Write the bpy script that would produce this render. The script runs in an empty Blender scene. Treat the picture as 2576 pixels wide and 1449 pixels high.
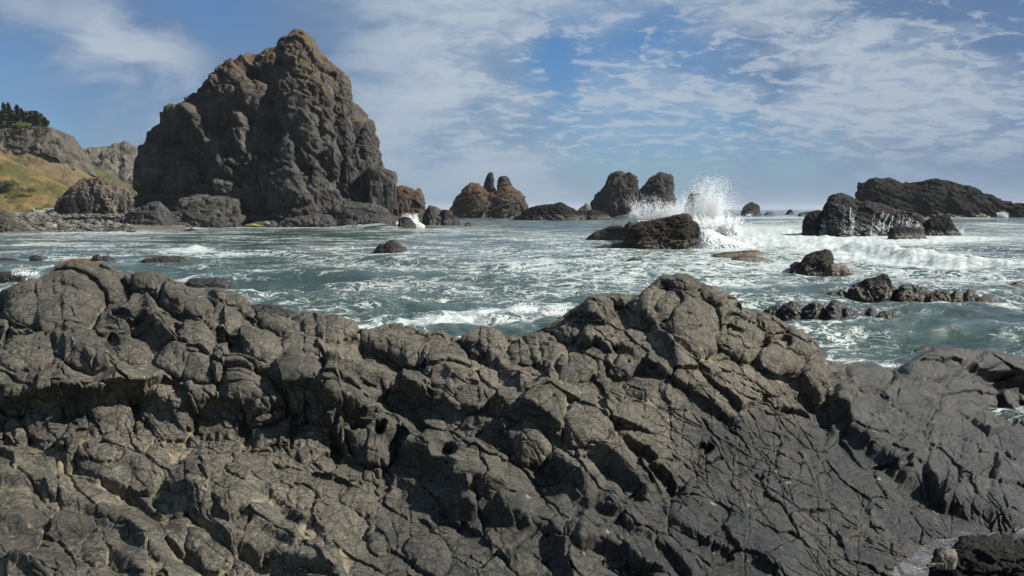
import bpy, math, random
import numpy as np
from mathutils import Vector

# ------------------------------------------------------------------ camera, world, sun, exposure
SC = bpy.context.scene
COL = SC.collection
H = 4.5                      # eye height above the sea, metres
F = 1839.0                   # focal length in units of the 2576 px wide reference grid
PITCH = math.atan(197.5 / F)
cam_d = bpy.data.cameras.new("camera")
cam = bpy.data.objects.new("camera", cam_d)
COL.objects.link(cam)
cam.location = (0, 0, H)
cam.rotation_euler = (math.pi / 2 - PITCH, 0, 0)
cam_d.sensor_fit = 'HORIZONTAL'
cam_d.angle = 2 * math.atan(1288 / F)
cam_d.clip_start = 0.1
cam_d.clip_end = 30000
SC.camera = cam

SUN_AZ = math.radians(99)    # to the right of the view direction
SUN_EL = math.radians(40)
SKY_STRENGTH = 0.05
EXPOSURE = 0.95
sun_d = bpy.data.lights.new("sun", 'SUN')
sun_d.energy = 5.0
sun_d.angle = math.radians(0.6)
sun_d.color = (1.0, 0.93, 0.82)
sun = bpy.data.objects.new("sun", sun_d)
COL.objects.link(sun)
sdir = Vector((math.sin(SUN_AZ) * math.cos(SUN_EL), math.cos(SUN_AZ) * math.cos(SUN_EL), math.sin(SUN_EL)))
sun.rotation_euler = sdir.to_track_quat('Z', 'Y').to_euler()
sun.location = (60, 30, 80)

SC.view_settings.view_transform = 'Standard'
SC.view_settings.look = 'None'
SC.view_settings.gamma = 1
SC.view_settings.use_curve_mapping = False
SC.view_settings.exposure = EXPOSURE
SC.cycles.use_denoising = True
SC.cycles.max_bounces = 6
SC.cycles.diffuse_bounces = 2
SC.cycles.glossy_bounces = 3
SC.cycles.sample_clamp_indirect = 4


class NT:
    """small helper that builds node trees"""
    def __init__(s, tree):
        s.t = tree
        s.n = tree.nodes
        s.l = tree.links

    def put(s, sock, v):
        if isinstance(v, bpy.types.NodeSocket):
            s.l.new(v, sock)
        elif v is not None:
            if isinstance(v, (tuple, list)) and len(v) == 3 and len(sock.default_value) == 4:
                v = (*v, 1)
            sock.default_value = v

    def math(s, op, a, b=None, c=None, clamp=False):
        n = s.n.new('ShaderNodeMath')
        n.operation = op
        n.use_clamp = clamp
        s.put(n.inputs[0], a)
        s.put(n.inputs[1], b)
        if c is not None:
            s.put(n.inputs[2], c)
        return n.outputs[0]

    def vmath(s, op, a, b=None):
        n = s.n.new('ShaderNodeVectorMath')
        n.operation = op
        s.put(n.inputs[0], a)
        if b is not None:
            s.put(n.inputs[1], b)
        return n.outputs['Value'] if op in ('DOT_PRODUCT', 'LENGTH', 'DISTANCE') else n.outputs[0]

    def noise(s, vec, scale, detail=4, rough=0.55, dist=0.0, out='Fac', typ='FBM'):
        n = s.n.new('ShaderNodeTexNoise')
        n.noise_type = typ
        if typ == 'FBM':
            n.normalize = True
        s.put(n.inputs['Vector'], vec)
        n.inputs['Scale'].default_value = scale
        n.inputs['Detail'].default_value = detail
        n.inputs['Roughness'].default_value = rough
        n.inputs['Distortion'].default_value = dist
        return n.outputs[out]

    def voro(s, vec, scale, feature='F1', out='Distance', rnd=1.0):
        n = s.n.new('ShaderNodeTexVoronoi')
        n.feature = feature
        s.put(n.inputs['Vector'], vec)
        n.inputs['Scale'].default_value = scale
        n.inputs['Randomness'].default_value = rnd
        return n.outputs[out]

    def ramp(s, v, lo, hi, smooth=True):
        n = s.n.new('ShaderNodeMapRange')
        n.interpolation_type = 'SMOOTHSTEP' if smooth else 'LINEAR'
        s.put(n.inputs[0], v)
        s.put(n.inputs[1], lo)
        s.put(n.inputs[2], hi)
        n.inputs[3].default_value = 0
        n.inputs[4].default_value = 1
        return n.outputs[0]

    def mix(s, f, a, b):
        n = s.n.new('ShaderNodeMix')
        n.data_type = 'RGBA'
        s.put(n.inputs[0], f)
        s.put(n.inputs[6], a)
        s.put(n.inputs[7], b)
        return n.outputs[2]

    def mixf(s, f, a, b):
        n = s.n.new('ShaderNodeMix')
        s.put(n.inputs[0], f)
        s.put(n.inputs[2], a)
        s.put(n.inputs[3], b)
        return n.outputs[0]

    def mapping(s, vec, scale=(1, 1, 1), rot=(0, 0, 0), loc=(0, 0, 0)):
        n = s.n.new('ShaderNodeMapping')
        s.put(n.inputs[0], vec)
        n.inputs['Scale'].default_value = scale
        n.inputs['Rotation'].default_value = rot
        n.inputs['Location'].default_value = loc
        return n.outputs[0]

    def sep(s, vec):
        n = s.n.new('ShaderNodeSeparateXYZ')
        s.put(n.inputs[0], vec)
        return n.outputs

    def comb(s, x, y, z):
        n = s.n.new('ShaderNodeCombineXYZ')
        for i, v in enumerate((x, y, z)):
            s.put(n.inputs[i], v)
        return n.outputs[0]

    def bump(s, height, dist, strength=1.0, normal=None):
        n = s.n.new('ShaderNodeBump')
        s.put(n.inputs['Height'], height)
        n.inputs['Distance'].default_value = dist
        s.put(n.inputs['Strength'], strength)
        if normal is not None:
            s.put(n.inputs['Normal'], normal)
        return n.outputs[0]


def pix_ray(px, py):
    u = (px - 1288.0) / F
    v = (724.5 - py) / F
    c, s_ = math.cos(PITCH), math.sin(PITCH)
    return np.array([u, c + v * s_, -s_ + v * c])


def at_z(px, py, z):
    """the point of the photograph's ray through (px, py) at height z"""
    d = pix_ray(px, py)
    return np.array([0, 0, H]) + d * ((z - H) / d[2])


def at_y(px, py, y):
    d = pix_ray(px, py)
    return np.array([0, 0, H]) + d * (y / d[1])


# ------------------------------------------------------------------ sky
def build_world():
    w = bpy.data.worlds.new("World")
    SC.world = w
    w.use_nodes = True
    t = NT(w.node_tree)
    t.n.clear()
    tc = t.n.new('ShaderNodeTexCoord').outputs['Generated']
    sky = t.n.new('ShaderNodeTexSky')
    sky.sky_type = 'NISHITA'
    sky.sun_disc = False
    sky.sun_elevation = SUN_EL
    sky.sun_rotation = SUN_AZ
    sky.air_density = 1.0
    sky.dust_density = 0.6
    sky.ozone_density = 2.0
    k = 2 ** -EXPOSURE / SKY_STRENGTH
    d = t.vmath('NORMALIZE', tc)
    x, y, z = t.sep(d)
    zc = t.math('MAXIMUM', z, 0.0)
    # cloud layers seen on a plane overhead
    den = t.math('ADD', zc, 0.27)
    pl = t.comb(t.math('DIVIDE', x, den), t.math('DIVIDE', y, den), 0.0)

    def lobe(px, py, r0, r1):
        v = pix_ray(px, py)
        v = v / np.linalg.norm(v)
        dt = t.vmath('DOT_PRODUCT', d, tuple(float(q) for q in v))
        return t.ramp(dt, math.cos(math.radians(r0)), math.cos(math.radians(r1)))

    big = t.noise(t.mapping(d, (1, 1, 2.0), (0, 0.15, 0), (2.1, 5.3, 0)), 2.1, 5, 0.5, 0.3)
    med = t.noise(t.mapping(d, (1, 1, 2.3), (0, 0.12, 0), (7.7, 1.2, 0)), 5.2, 8, 0.56, 0.35)
    small = t.noise(t.mapping(pl, (2.4, 3.4, 1), (0, 0, 0.25), (3.1, 9.9, 0)), 4.6, 9, 0.62, 0.4)
    hole = t.math('MAXIMUM', lobe(1640, 270, 13, 2), t.math('MULTIPLY', lobe(140, 400, 18, 5), 0.8))
    hole = t.math('MAXIMUM', hole, t.math('MULTIPLY', lobe(1480, 140, 7, 1), 0.9))
    hole = t.math('MAXIMUM', hole, t.math('MULTIPLY', lobe(1980, 330, 8, 1), 0.7))
    hole = t.math('MAXIMUM', hole, t.math('MULTIPLY', lobe(480, 60, 9, 2), 0.55))
    bright = t.math('MAXIMUM', lobe(300, 185, 7, 1), t.math('MULTIPLY', lobe(1130, 230, 12, 2), 0.8))
    bright = t.math('MAXIMUM', bright, t.math('MULTIPLY', lobe(1850, 70, 17, 3), 0.9))
    bright = t.math('MAXIMUM', bright, t.math('MULTIPLY', lobe(2250, 330, 13, 2), 0.65))
    bright = t.math('MAXIMUM', bright, t.math('MULTIPLY', lobe(1250, 340, 9, 2), 0.7))
    bright = t.math('MAXIMUM', bright, t.math('MULTIPLY', lobe(0, 110, 6, 1), 0.7))
    vi = t.math('ADD', t.math('MULTIPLY', t.math('SUBTRACT', big, 0.5), 0.9), t.math('MULTIPLY', t.math('SUBTRACT', med, 0.5), 1.1))
    vi = t.math('ADD', vi, 1.06)
    vi = t.math('SUBTRACT', vi, t.math('MULTIPLY', hole, 0.74))
    vi = t.math('ADD', vi, t.math('MULTIPLY', bright, 0.25))
    veil = t.ramp(vi, 0.18, 0.95)
    blue = t.vmath('MULTIPLY', sky.outputs[0], (0.52, 0.80, 1.08))
    shade = t.ramp(t.math('ADD', t.math('ADD', med, t.math('MULTIPLY', t.math('SUBTRACT', small, 0.5), 0.35)), t.math('MULTIPLY', bright, 0.16)), 0.36, 0.74)
    dark = t.math('MAXIMUM', t.math('MULTIPLY', lobe(2560, 130, 27, 4), 1.0), t.math('MULTIPLY', lobe(150, 0, 27, 4), 0.85))
    grey = t.mix(shade, (0.175 * k, 0.28 * k, 0.44 * k), (0.345 * k, 0.445 * k, 0.55 * k))
    grey = t.mix(dark, grey, (0.125 * k, 0.21 * k, 0.37 * k))
    grey = t.mix(t.math('MULTIPLY', t.math('MULTIPLY', bright, t.ramp(med, 0.40, 0.62)), 0.85), grey, (0.49 * k, 0.56 * k, 0.635 * k))
    c = t.mix(t.math('MULTIPLY', veil, 0.96), blue, grey)
    # broken cumulus along the lower sky
    low = t.math('MULTIPLY', t.ramp(z, 0.03, 0.09), t.ramp(z, 0.36, 0.19))
    band = t.ramp(x, -0.24, -0.02)
    pin = t.math('ADD', small, t.math('MULTIPLY', t.math('SUBTRACT', med, 0.5), 0.5))
    pin = t.math('ADD', pin, t.math('MULTIPLY', bright, 0.05))
    puff = t.math('MULTIPLY', t.math('MULTIPLY', t.ramp(pin, 0.49, 0.63), low), band)
    c = t.mix(t.math('MULTIPLY', puff, 0.58), c, (0.50 * k, 0.565 * k, 0.645 * k))
    # hazy band at the horizon
    hz = t.math('POWER', t.ramp(z, 0.20, -0.02, False), 2.0)
    c = t.mix(t.math('MULTIPLY', hz, 0.9), c, (0.265 * k, 0.36 * k, 0.48 * k))
    bg = t.n.new('ShaderNodeBackground')
    t.put(bg.inputs[0], c)
    bg.inputs[1].default_value = SKY_STRENGTH
    out = t.n.new('ShaderNodeOutputWorld')
    t.l.new(bg.outputs[0], out.inputs[0])


build_world()

# ------------------------------------------------------------------ numpy noise
_rs = np.random.RandomState(7)
_PERM = _rs.permutation(4096).astype(np.int32)
_G3 = _rs.normal(size=(4096, 3)).astype(np.float32)
_G3 /= np.linalg.norm(_G3, axis=1, keepdims=True)
_G3 *= 1.4
_A = _rs.rand(4096) * 2 * np.pi
_G2 = (np.stack([np.cos(_A), np.sin(_A)], 1) * 1.5).astype(np.float32)
_RND = _rs.rand(4096, 6).astype(np.float32)


def h2(ix, iy, seed):
    return _PERM[(_PERM[(ix + seed * 131) & 4095] + iy) & 4095]


def h3(ix, iy, iz, seed):
    return _PERM[(_PERM[(_PERM[(ix + seed * 131) & 4095] + iy) & 4095] + iz) & 4095]


def perlin2(x, y, seed=0):
    xf, yf = np.floor(x), np.floor(y)
    ix, iy = xf.astype(np.int32), yf.astype(np.int32)
    fx, fy = x - xf, y - yf
    ux, uy = fx * fx * fx * (fx * (fx * 6 - 15) + 10), fy * fy * fy * (fy * (fy * 6 - 15) + 10)

    def g(i, j):
        q = _G2[h2(ix + i, iy + j, seed)]
        return q[..., 0] * (fx - i) + q[..., 1] * (fy - j)
    a = g(0, 0) * (1 - ux) + g(1, 0) * ux
    b = g(0, 1) * (1 - ux) + g(1, 1) * ux
    return a * (1 - uy) + b * uy


def perlin3(p, seed=0):
    pf = np.floor(p)
    ip = pf.astype(np.int32)
    f = (p - pf).astype(np.float32)
    u = f * f * f * (f * (f * 6 - 15) + 10)
    r = 0
    for i in (0, 1):
        for j in (0, 1):
            for k in (0, 1):
                q = _G3[h3(ip[..., 0] + i, ip[..., 1] + j, ip[..., 2] + k, seed)]
                dd = q[..., 0] * (f[..., 0] - i) + q[..., 1] * (f[..., 1] - j) + q[..., 2] * (f[..., 2] - k)
                wgt = (u[..., 0] if i else 1 - u[..., 0]) * (u[..., 1] if j else 1 - u[..., 1]) * (u[..., 2] if k else 1 - u[..., 2])
                r = r + dd * wgt
    return r


def fbm2(x, y, oct=4, seed=0, gain=0.5):
    r, a = 0, 1.0
    for o in range(oct):
        r = r + a * perlin2(x, y, seed + o)
        x, y, a = x * 2.03 + 17.3, y * 2.03 - 9.1, a * gain
    return r


def fbm3(p, oct=4, seed=0, gain=0.5):
    r, a = 0, 1.0
    for o in range(oct):
        r = r + a * perlin3(p, seed + o)
        p, a = p * 2.03 + 13.7, a * gain
    return r


def worley2(x, y, seed=0, jit=0.9):
    """F1, F2, cell hash, vector from the cell point"""
    xf, yf = np.floor(x), np.floor(y)
    ix, iy = xf.astype(np.int32), yf.astype(np.int32)
    f1 = np.full(x.shape, 9.0, np.float32)
    f2 = np.full(x.shape, 9.0, np.float32)
    idx = np.zeros(x.shape, np.int64)
    vx = np.zeros(x.shape, np.float32)
    vy = np.zeros(x.shape, np.float32)
    hh = np.zeros(x.shape, np.int32)
    for i in (-1, 0, 1):
        for j in (-1, 0, 1):
            h = h2(ix + i, iy + j, seed)
            q = _RND[h]
            dx = (x - xf) - i - 0.5 - (q[..., 0] - 0.5) * jit
            dy = (y - yf) - j - 0.5 - (q[..., 1] - 0.5) * jit
            d = np.sqrt(dx * dx + dy * dy)
            m = d < f1
            f2 = np.where(m, f1, np.minimum(f2, d))
            f1 = np.where(m, d, f1)
            vx = np.where(m, dx, vx)
            vy = np.where(m, dy, vy)
            hh = np.where(m, h, hh)
            idx = np.where(m, (ix + i).astype(np.int64) * 100003 + (iy + j), idx)
    return f1, f2, hh, idx, vx, vy


def worley3(p, seed=0, jit=0.9):
    pf = np.floor(p)
    ip = pf.astype(np.int32)
    fr = (p - pf).astype(np.float32)
    shp = p.shape[:-1]
    f1 = np.full(shp, 9.0, np.float32)
    f2 = np.full(shp, 9.0, np.float32)
    hh = np.zeros(shp, np.int32)
    vec = np.zeros(p.shape, np.float32)
    for i in (-1, 0, 1):
        for j in (-1, 0, 1):
            for k in (-1, 0, 1):
                h = h3(ip[..., 0] + i, ip[..., 1] + j, ip[..., 2] + k, seed)
                q = _RND[h][..., :3]
                dv = fr - np.array([i, j, k], np.float32) - 0.5 - (q - 0.5) * jit
                d = np.sqrt((dv * dv).sum(-1))
                m = d < f1
                f2 = np.where(m, f1, np.minimum(f2, d))
                f1 = np.where(m, d, f1)
                hh = np.where(m, h, hh)
                vec = np.where(m[..., None], dv, vec)
    return f1, f2, hh, vec


def smooth(a, b, x):
    t = np.clip((x - a) / (b - a), 0, 1)
    return t * t * (3 - 2 * t)


# ------------------------------------------------------------------ mesh helpers
def tag(o, label=None, category=None, group=None, kind=None):
    if label:
        o["label"] = label
    if category:
        o["category"] = category
    if group:
        o["group"] = group
    if kind:
        o["kind"] = kind
    return o


def empty(name, loc=(0, 0, 0)):
    o = bpy.data.objects.new(name, None)
    COL.objects.link(o)
    o.location = tuple(float(v) for v in loc)
    o.empty_display_size = 0.2
    return o


def mesh_obj(name, verts, faces, mat=None, parent=None, mask=None, flat=False, normals=None):
    """faces: (n,3) or (n,4) int array; verts in world space; the object's origin is put at the base of its verts"""
    verts = np.asarray(verts, np.float64)
    faces = np.asarray(faces, np.int64)
    k = faces.shape[1]
    me = bpy.data.meshes.new(name)
    org = np.array([verts[:, 0].mean(), verts[:, 1].mean(), verts[:, 2].min()])
    me.vertices.add(len(verts))
    me.vertices.foreach_set("co", (verts - org).astype(np.float32).ravel())
    me.loops.add(faces.size)
    me.loops.foreach_set("vertex_index", faces.astype(np.int32).ravel())
    me.polygons.add(len(faces))
    me.polygons.foreach_set("loop_start", np.arange(0, faces.size, k, dtype=np.int32))
    me.update(calc_edges=True)
    me.polygons.foreach_set("use_smooth", np.full(len(faces), not flat, bool))
    if mask is not None:
        at = me.color_attributes.new("mask", 'FLOAT_COLOR', 'POINT')
        m4 = np.ones((len(verts), 4), np.float32)
        mask = np.asarray(mask)
        m4[:, :mask.shape[1]] = mask
        at.data.foreach_set("color", m4.ravel())
    if normals is not None:
        me.normals_split_custom_set_from_vertices(normals.astype(np.float32))
    if mat:
        me.materials.append(mat)
    o = bpy.data.objects.new(name, me)
    COL.objects.link(o)
    if parent is not None:
        o.parent = parent
        o.location = tuple(org - np.array(parent.matrix_world.translation if parent.parent is None else parent.matrix_world.translation))
        pw = np.array(parent.location)
        q = parent.parent
        while q is not None:
            pw = pw + np.array(q.location)
            q = q.parent
        o.location = tuple(org - pw)
    else:
        o.location = tuple(org)
    return o


def grid_faces(nr, nc, flip=False):
    i = np.arange((nr - 1) * nc).reshape(nr - 1, nc)[:, :-1].ravel()
    f = np.stack([i, i + 1, i + nc + 1, i + nc], 1)
    return f[:, ::-1] if flip else f


def grid_normals(P):
    du = np.gradient(P, axis=1)
    dv = np.gradient(P, axis=0)
    n = np.cross(du, dv)
    return n / (np.linalg.norm(n, axis=-1, keepdims=True) + 1e-9)


def new_mat(name):
    m = bpy.data.materials.new(name)
    m.use_nodes = True
    t = NT(m.node_tree)
    b = t.n.get('Principled BSDF')
    return m, t, b


def pos(t):
    return t.n.new('ShaderNodeNewGeometry').outputs['Position']


def attr(t, name='mask'):
    n = t.n.new('ShaderNodeAttribute')
    n.attribute_name = name
    return n


# ------------------------------------------------------------------ materials
def sea_rock_mat(name, dark, light, size, wet=1.5, warm=None, speck=0.0, kelp=0.0, up=None):
    """dark rock of the stacks; size = metres of its larger mottling; wet = height of the wet, darker tide band"""
    m, t, b = new_mat(name)
    p = pos(t)
    nrm = t.n.new('ShaderNodeNewGeometry').outputs['Normal']
    nz = t.sep(nrm)[2]
    z = t.sep(p)[2]
    n1 = t.noise(p, 1 / size, 6, 0.6)
    n2 = t.noise(p, 6 / size, 6, 0.65)
    n3 = t.noise(t.mapping(p, (1, 1, 0.35)), 3 / size, 5, 0.6, 0.6)
    c = t.mix(t.ramp(n1, 0.35, 0.68), dark, light)
    c = t.mix(t.math('MULTIPLY', t.ramp(n2, 0.5, 0.72), 0.5), c, tuple(min(1, q * 1.6) for q in light))
    c = t.mix(t.math('MULTIPLY', t.ramp(n3, 0.55, 0.4), 0.45), c, tuple(q * 0.55 for q in dark))
    if warm is not None:
        wcol, zlo, zhi = warm
        up_ = t.ramp(t.math('ADD', nz, t.math('MULTIPLY', t.math('SUBTRACT', n2, 0.5), 0.9)), 0.12, 0.5)
        f = t.math('MULTIPLY', up_, t.ramp(t.math('ADD', z, t.math('MULTIPLY', t.math('SUBTRACT', n1, 0.5), (zhi - zlo) * 1.4)), zlo, zhi))
        wc = t.mix(t.ramp(t.noise(p, 2.2 / size, 4), 0.4, 0.62), wcol, tuple(q * s for q, s in zip(wcol, (0.95, 0.72, 0.66))))
        wc = t.mix(t.ramp(t.noise(p, 9 / size, 3), 0.55, 0.7), wc, (0.085, 0.085, 0.035))
        c = t.mix(f, c, wc)
    if speck:
        sp = t.voro(p, 22 / size, 'F1')
        sp2 = t.ramp(t.noise(p, 2.3 / size, 4), 0.5, 0.66)
        f = t.math('MULTIPLY', t.ramp(sp, 0.26, 0.12), t.math('MULTIPLY', sp2, speck))
        c = t.mix(f, c, (0.34, 0.31, 0.26))
    if kelp:
        kz = t.ramp(t.math('ADD', z, t.math('MULTIPLY', t.math('SUBTRACT', n2, 0.5), wet * 1.6)), kelp, kelp * 0.4)
        kn = t.ramp(t.noise(p, 1.8 / size, 5, 0.6), 0.44, 0.6)
        c = t.mix(t.math('MULTIPLY', kz, kn), c, t.mix(n2, (0.05, 0.028, 0.006), (0.12, 0.085, 0.014)))
    wz = t.ramp(t.math('ADD', z, t.math('MULTIPLY', t.math('SUBTRACT', n1, 0.5), wet)), wet * 1.15, wet * 0.5)
    c = t.mix(t.math('MULTIPLY', wz, 0.55), c, (0.016, 0.016, 0.016))
    t.put(b.inputs['Base Color'], c)
    t.put(b.inputs['Roughness'], t.mixf(wz, 0.85, 0.34))
    t.put(b.inputs['Specular IOR Level'], t.mixf(wz, 0.12, 0.45))
    hsum = t.math('ADD', t.noise(p, 5 / size, 8, 0.68), t.math('MULTIPLY', t.noise(t.mapping(p, (1, 1, 2.2)), 15 / size, 5, 0.65), 0.5))
    cr = t.ramp(t.voro(t.vmath('ADD', t.mapping(p, (1, 1, 0.6)), t.vmath('SCALE', t.noise(p, 3 / size, 3, out='Color'), None)), 2.2 / size, 'DISTANCE_TO_EDGE'), 0.0, 0.05)
    hsum = t.math('ADD', hsum, t.math('MULTIPLY', cr, 0.25))
    t.put(b.inputs['Normal'], t.bump(hsum, size * 0.12, 0.9))
    return m


def shore_rock_mat():
    """the near outcrops; mask = (sand, wet dark, orange lichen)"""
    m, t, b = new_mat("shore_rock")
    p = pos(t)
    a = attr(t)
    sand, wet, lich = t.sep(a.outputs['Color'])
    n1 = t.noise(p, 0.9, 6, 0.6)
    n2 = t.noise(p, 5.0, 6, 0.65)
    n3 = t.noise(p, 34.0, 6, 0.7)
    grain = t.noise(p, 75.0, 3, 0.7)
    c = t.mix(t.ramp(n1, 0.36, 0.66), (0.0638, 0.0589, 0.0492), (0.1132, 0.1023, 0.0834))
    c = t.mix(t.math('MULTIPLY', t.ramp(n2, 0.46, 0.7), 0.55), c, (0.1536, 0.1405, 0.1135))
    c = t.mix(t.math('MULTIPLY', t.ramp(n3, 0.50, 0.64), 0.55), c, (0.2029, 0.1879, 0.1531))
    c = t.mix(t.math('MULTIPLY', t.ramp(n3, 0.49, 0.36), 0.7), c, (0.0270, 0.0255, 0.0218))
    c = t.mix(t.math('MULTIPLY', t.ramp(grain, 0.53, 0.66), 0.6), c, (0.2581, 0.2429, 0.1982))
    c = t.mix(t.math('MULTIPLY', t.ramp(grain, 0.46, 0.34), 0.6), c, (0.0222, 0.0203, 0.0178))
    nb = t.noise(p, 0.42, 5, 0.6)
    c = t.mix(t.math('MULTIPLY', t.ramp(nb, 0.52, 0.40), 0.55), c, t.mix(n2, (0.030, 0.030, 0.029), (0.075, 0.072, 0.065)))
    # dark, bluish lower rock
    dk = t.mix(t.ramp(n2, 0.36, 0.66), (0.0131, 0.0132, 0.0124), (0.0298, 0.0295, 0.0266))
    dk = t.mix(t.math('MULTIPLY', t.ramp(n1, 0.46, 0.62), 0.8), dk, (0.0465, 0.0423, 0.0340))
    dk = t.mix(t.math('MULTIPLY', t.ramp(n3, 0.52, 0.68), 0.5), dk, (0.0627, 0.0613, 0.0544))
    dk = t.mix(t.math('MULTIPLY', t.ramp(n3, 0.48, 0.34), 0.6), dk, (0.0071, 0.0073, 0.0068))
    dk = t.mix(t.math('MULTIPLY', t.ramp(grain, 0.55, 0.68), 0.4), dk, (0.0776, 0.0766, 0.0680))
    c = t.mix(wet, c, dk)
    # fine joints
    warp = t.vmath('ADD', p, t.vmath('MULTIPLY', t.noise(p, 2.0, 4, out='Color'), (0.35, 0.35, 0.35)))
    jt = t.voro(t.mapping(warp, (1.6, 1.0, 1.0), (0, 0, 0.8)), 3.1, 'DISTANCE_TO_EDGE')
    jm = t.ramp(t.noise(p, 0.8, 3), 0.5, 0.68)
    joint = t.math('MULTIPLY', t.ramp(jt, 0.035, 0.0), jm)
    # long fine cracks across the slab
    warp2 = t.vmath('ADD', p, t.vmath('MULTIPLY', t.noise(p, 1.3, 5, 0.6, out='Color'), (0.30, 0.30, 0.30)))
    k1 = t.voro(t.mapping(warp2, (0.55, 1.9, 1.2), (0, 0.4, 0.75)), 1.9, 'DISTANCE_TO_EDGE')
    k2 = t.voro(t.mapping(warp2, (2.0, 0.6, 1.2), (0, 0.2, 0.2), (5, 2, 1)), 1.5, 'DISTANCE_TO_EDGE')
    k3 = t.voro(t.mapping(warp2, (0.7, 2.2, 1.4), (0, 0.3, 0.5), (9, 4, 1)), 5.2, 'DISTANCE_TO_EDGE')
    wdt = t.mixf(t.noise(p, 1.1, 3), 0.010, 0.085)
    kk = t.math('MAXIMUM', t.ramp(k1, wdt, 0.0), t.ramp(k2, t.math('MULTIPLY', wdt, 0.8), 0.0))
    kk = t.math('MAXIMUM', kk, t.math('MULTIPLY', t.ramp(k3, 0.05, 0.0), t.ramp(t.noise(p, 1.0, 3), 0.52, 0.62)))
    slabm = t.sep(attr(t, 'mask').outputs['Color'])[1]
    joint = t.math('MAXIMUM', joint, t.math('MULTIPLY', kk, t.mixf(t.ramp(slabm, 0.35, 0.85), 0.55, 1.0)))
    # sand and shell grit in hollows, also tan painted as sunlight at lower left
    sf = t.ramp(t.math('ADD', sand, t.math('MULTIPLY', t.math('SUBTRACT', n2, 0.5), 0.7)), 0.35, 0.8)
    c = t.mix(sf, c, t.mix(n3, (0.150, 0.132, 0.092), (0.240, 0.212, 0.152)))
    # pale barnacle and lichen spots
    v = t.voro(p, 26.0)
    vm = t.ramp(t.noise(p, 1.7, 3), 0.5, 0.64)
    c = t.mix(t.math('MULTIPLY', t.math('MULTIPLY', t.ramp(v, 0.2, 0.1), vm), 0.75), c, (0.34, 0.32, 0.27))
    v3 = t.voro(p, 3.2)
    c = t.mix(t.math('MULTIPLY', t.math('MULTIPLY', t.ramp(v3, 0.13, 0.06), t.ramp(n2, 0.42, 0.6)), 0.7), c, (0.30, 0.29, 0.25))
    lf = t.ramp(t.math('ADD', lich, t.math('MULTIPLY', t.math('SUBTRACT', n2, 0.5), 1.6)), 0.35, 0.75)
    c = t.mix(t.math('MULTIPLY', lf, 0.7), c, t.mix(t.ramp(n3, 0.42, 0.6), (0.10, 0.044, 0.012), (0.24, 0.115, 0.03)))
    c = t.mix(t.math('MULTIPLY', joint, 0.92), c, (0.005, 0.011, 0.010))
    t.put(b.inputs['Base Color'], c)
    t.put(b.inputs['Roughness'], t.mixf(wet, 0.9, 0.55))
    t.put(b.inputs['Specular IOR Level'], t.mixf(wet, 0.15, 0.4))
    hs = t.math('ADD', t.noise(p, 14, 8, 0.7), t.math('MULTIPLY', t.noise(p, 70, 4, 0.6), 0.35))
    hs = t.math('SUBTRACT', hs, t.math('MULTIPLY', joint, 0.22))
    t.put(b.inputs['Normal'], t.bump(hs, 0.05, 0.9))
    return m


def plain_mat(name, c1, c2, scale, rough=0.8, bump=0.0, bscale=None, spec=0.3):
    m, t, b = new_mat(name)
    p = pos(t)
    n = t.noise(p, scale, 5, 0.6)
    t.put(b.inputs['Base Color'], t.mix(t.ramp(n, 0.35, 0.65), c1, c2))
    b.inputs['Roughness'].default_value = rough
    b.inputs['Specular IOR Level'].default_value = spec
    if bump:
        t.put(b.inputs['Normal'], t.bump(t.noise(p, bscale or scale * 4, 5, 0.65), bump, 0.9))
    return m


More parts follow.
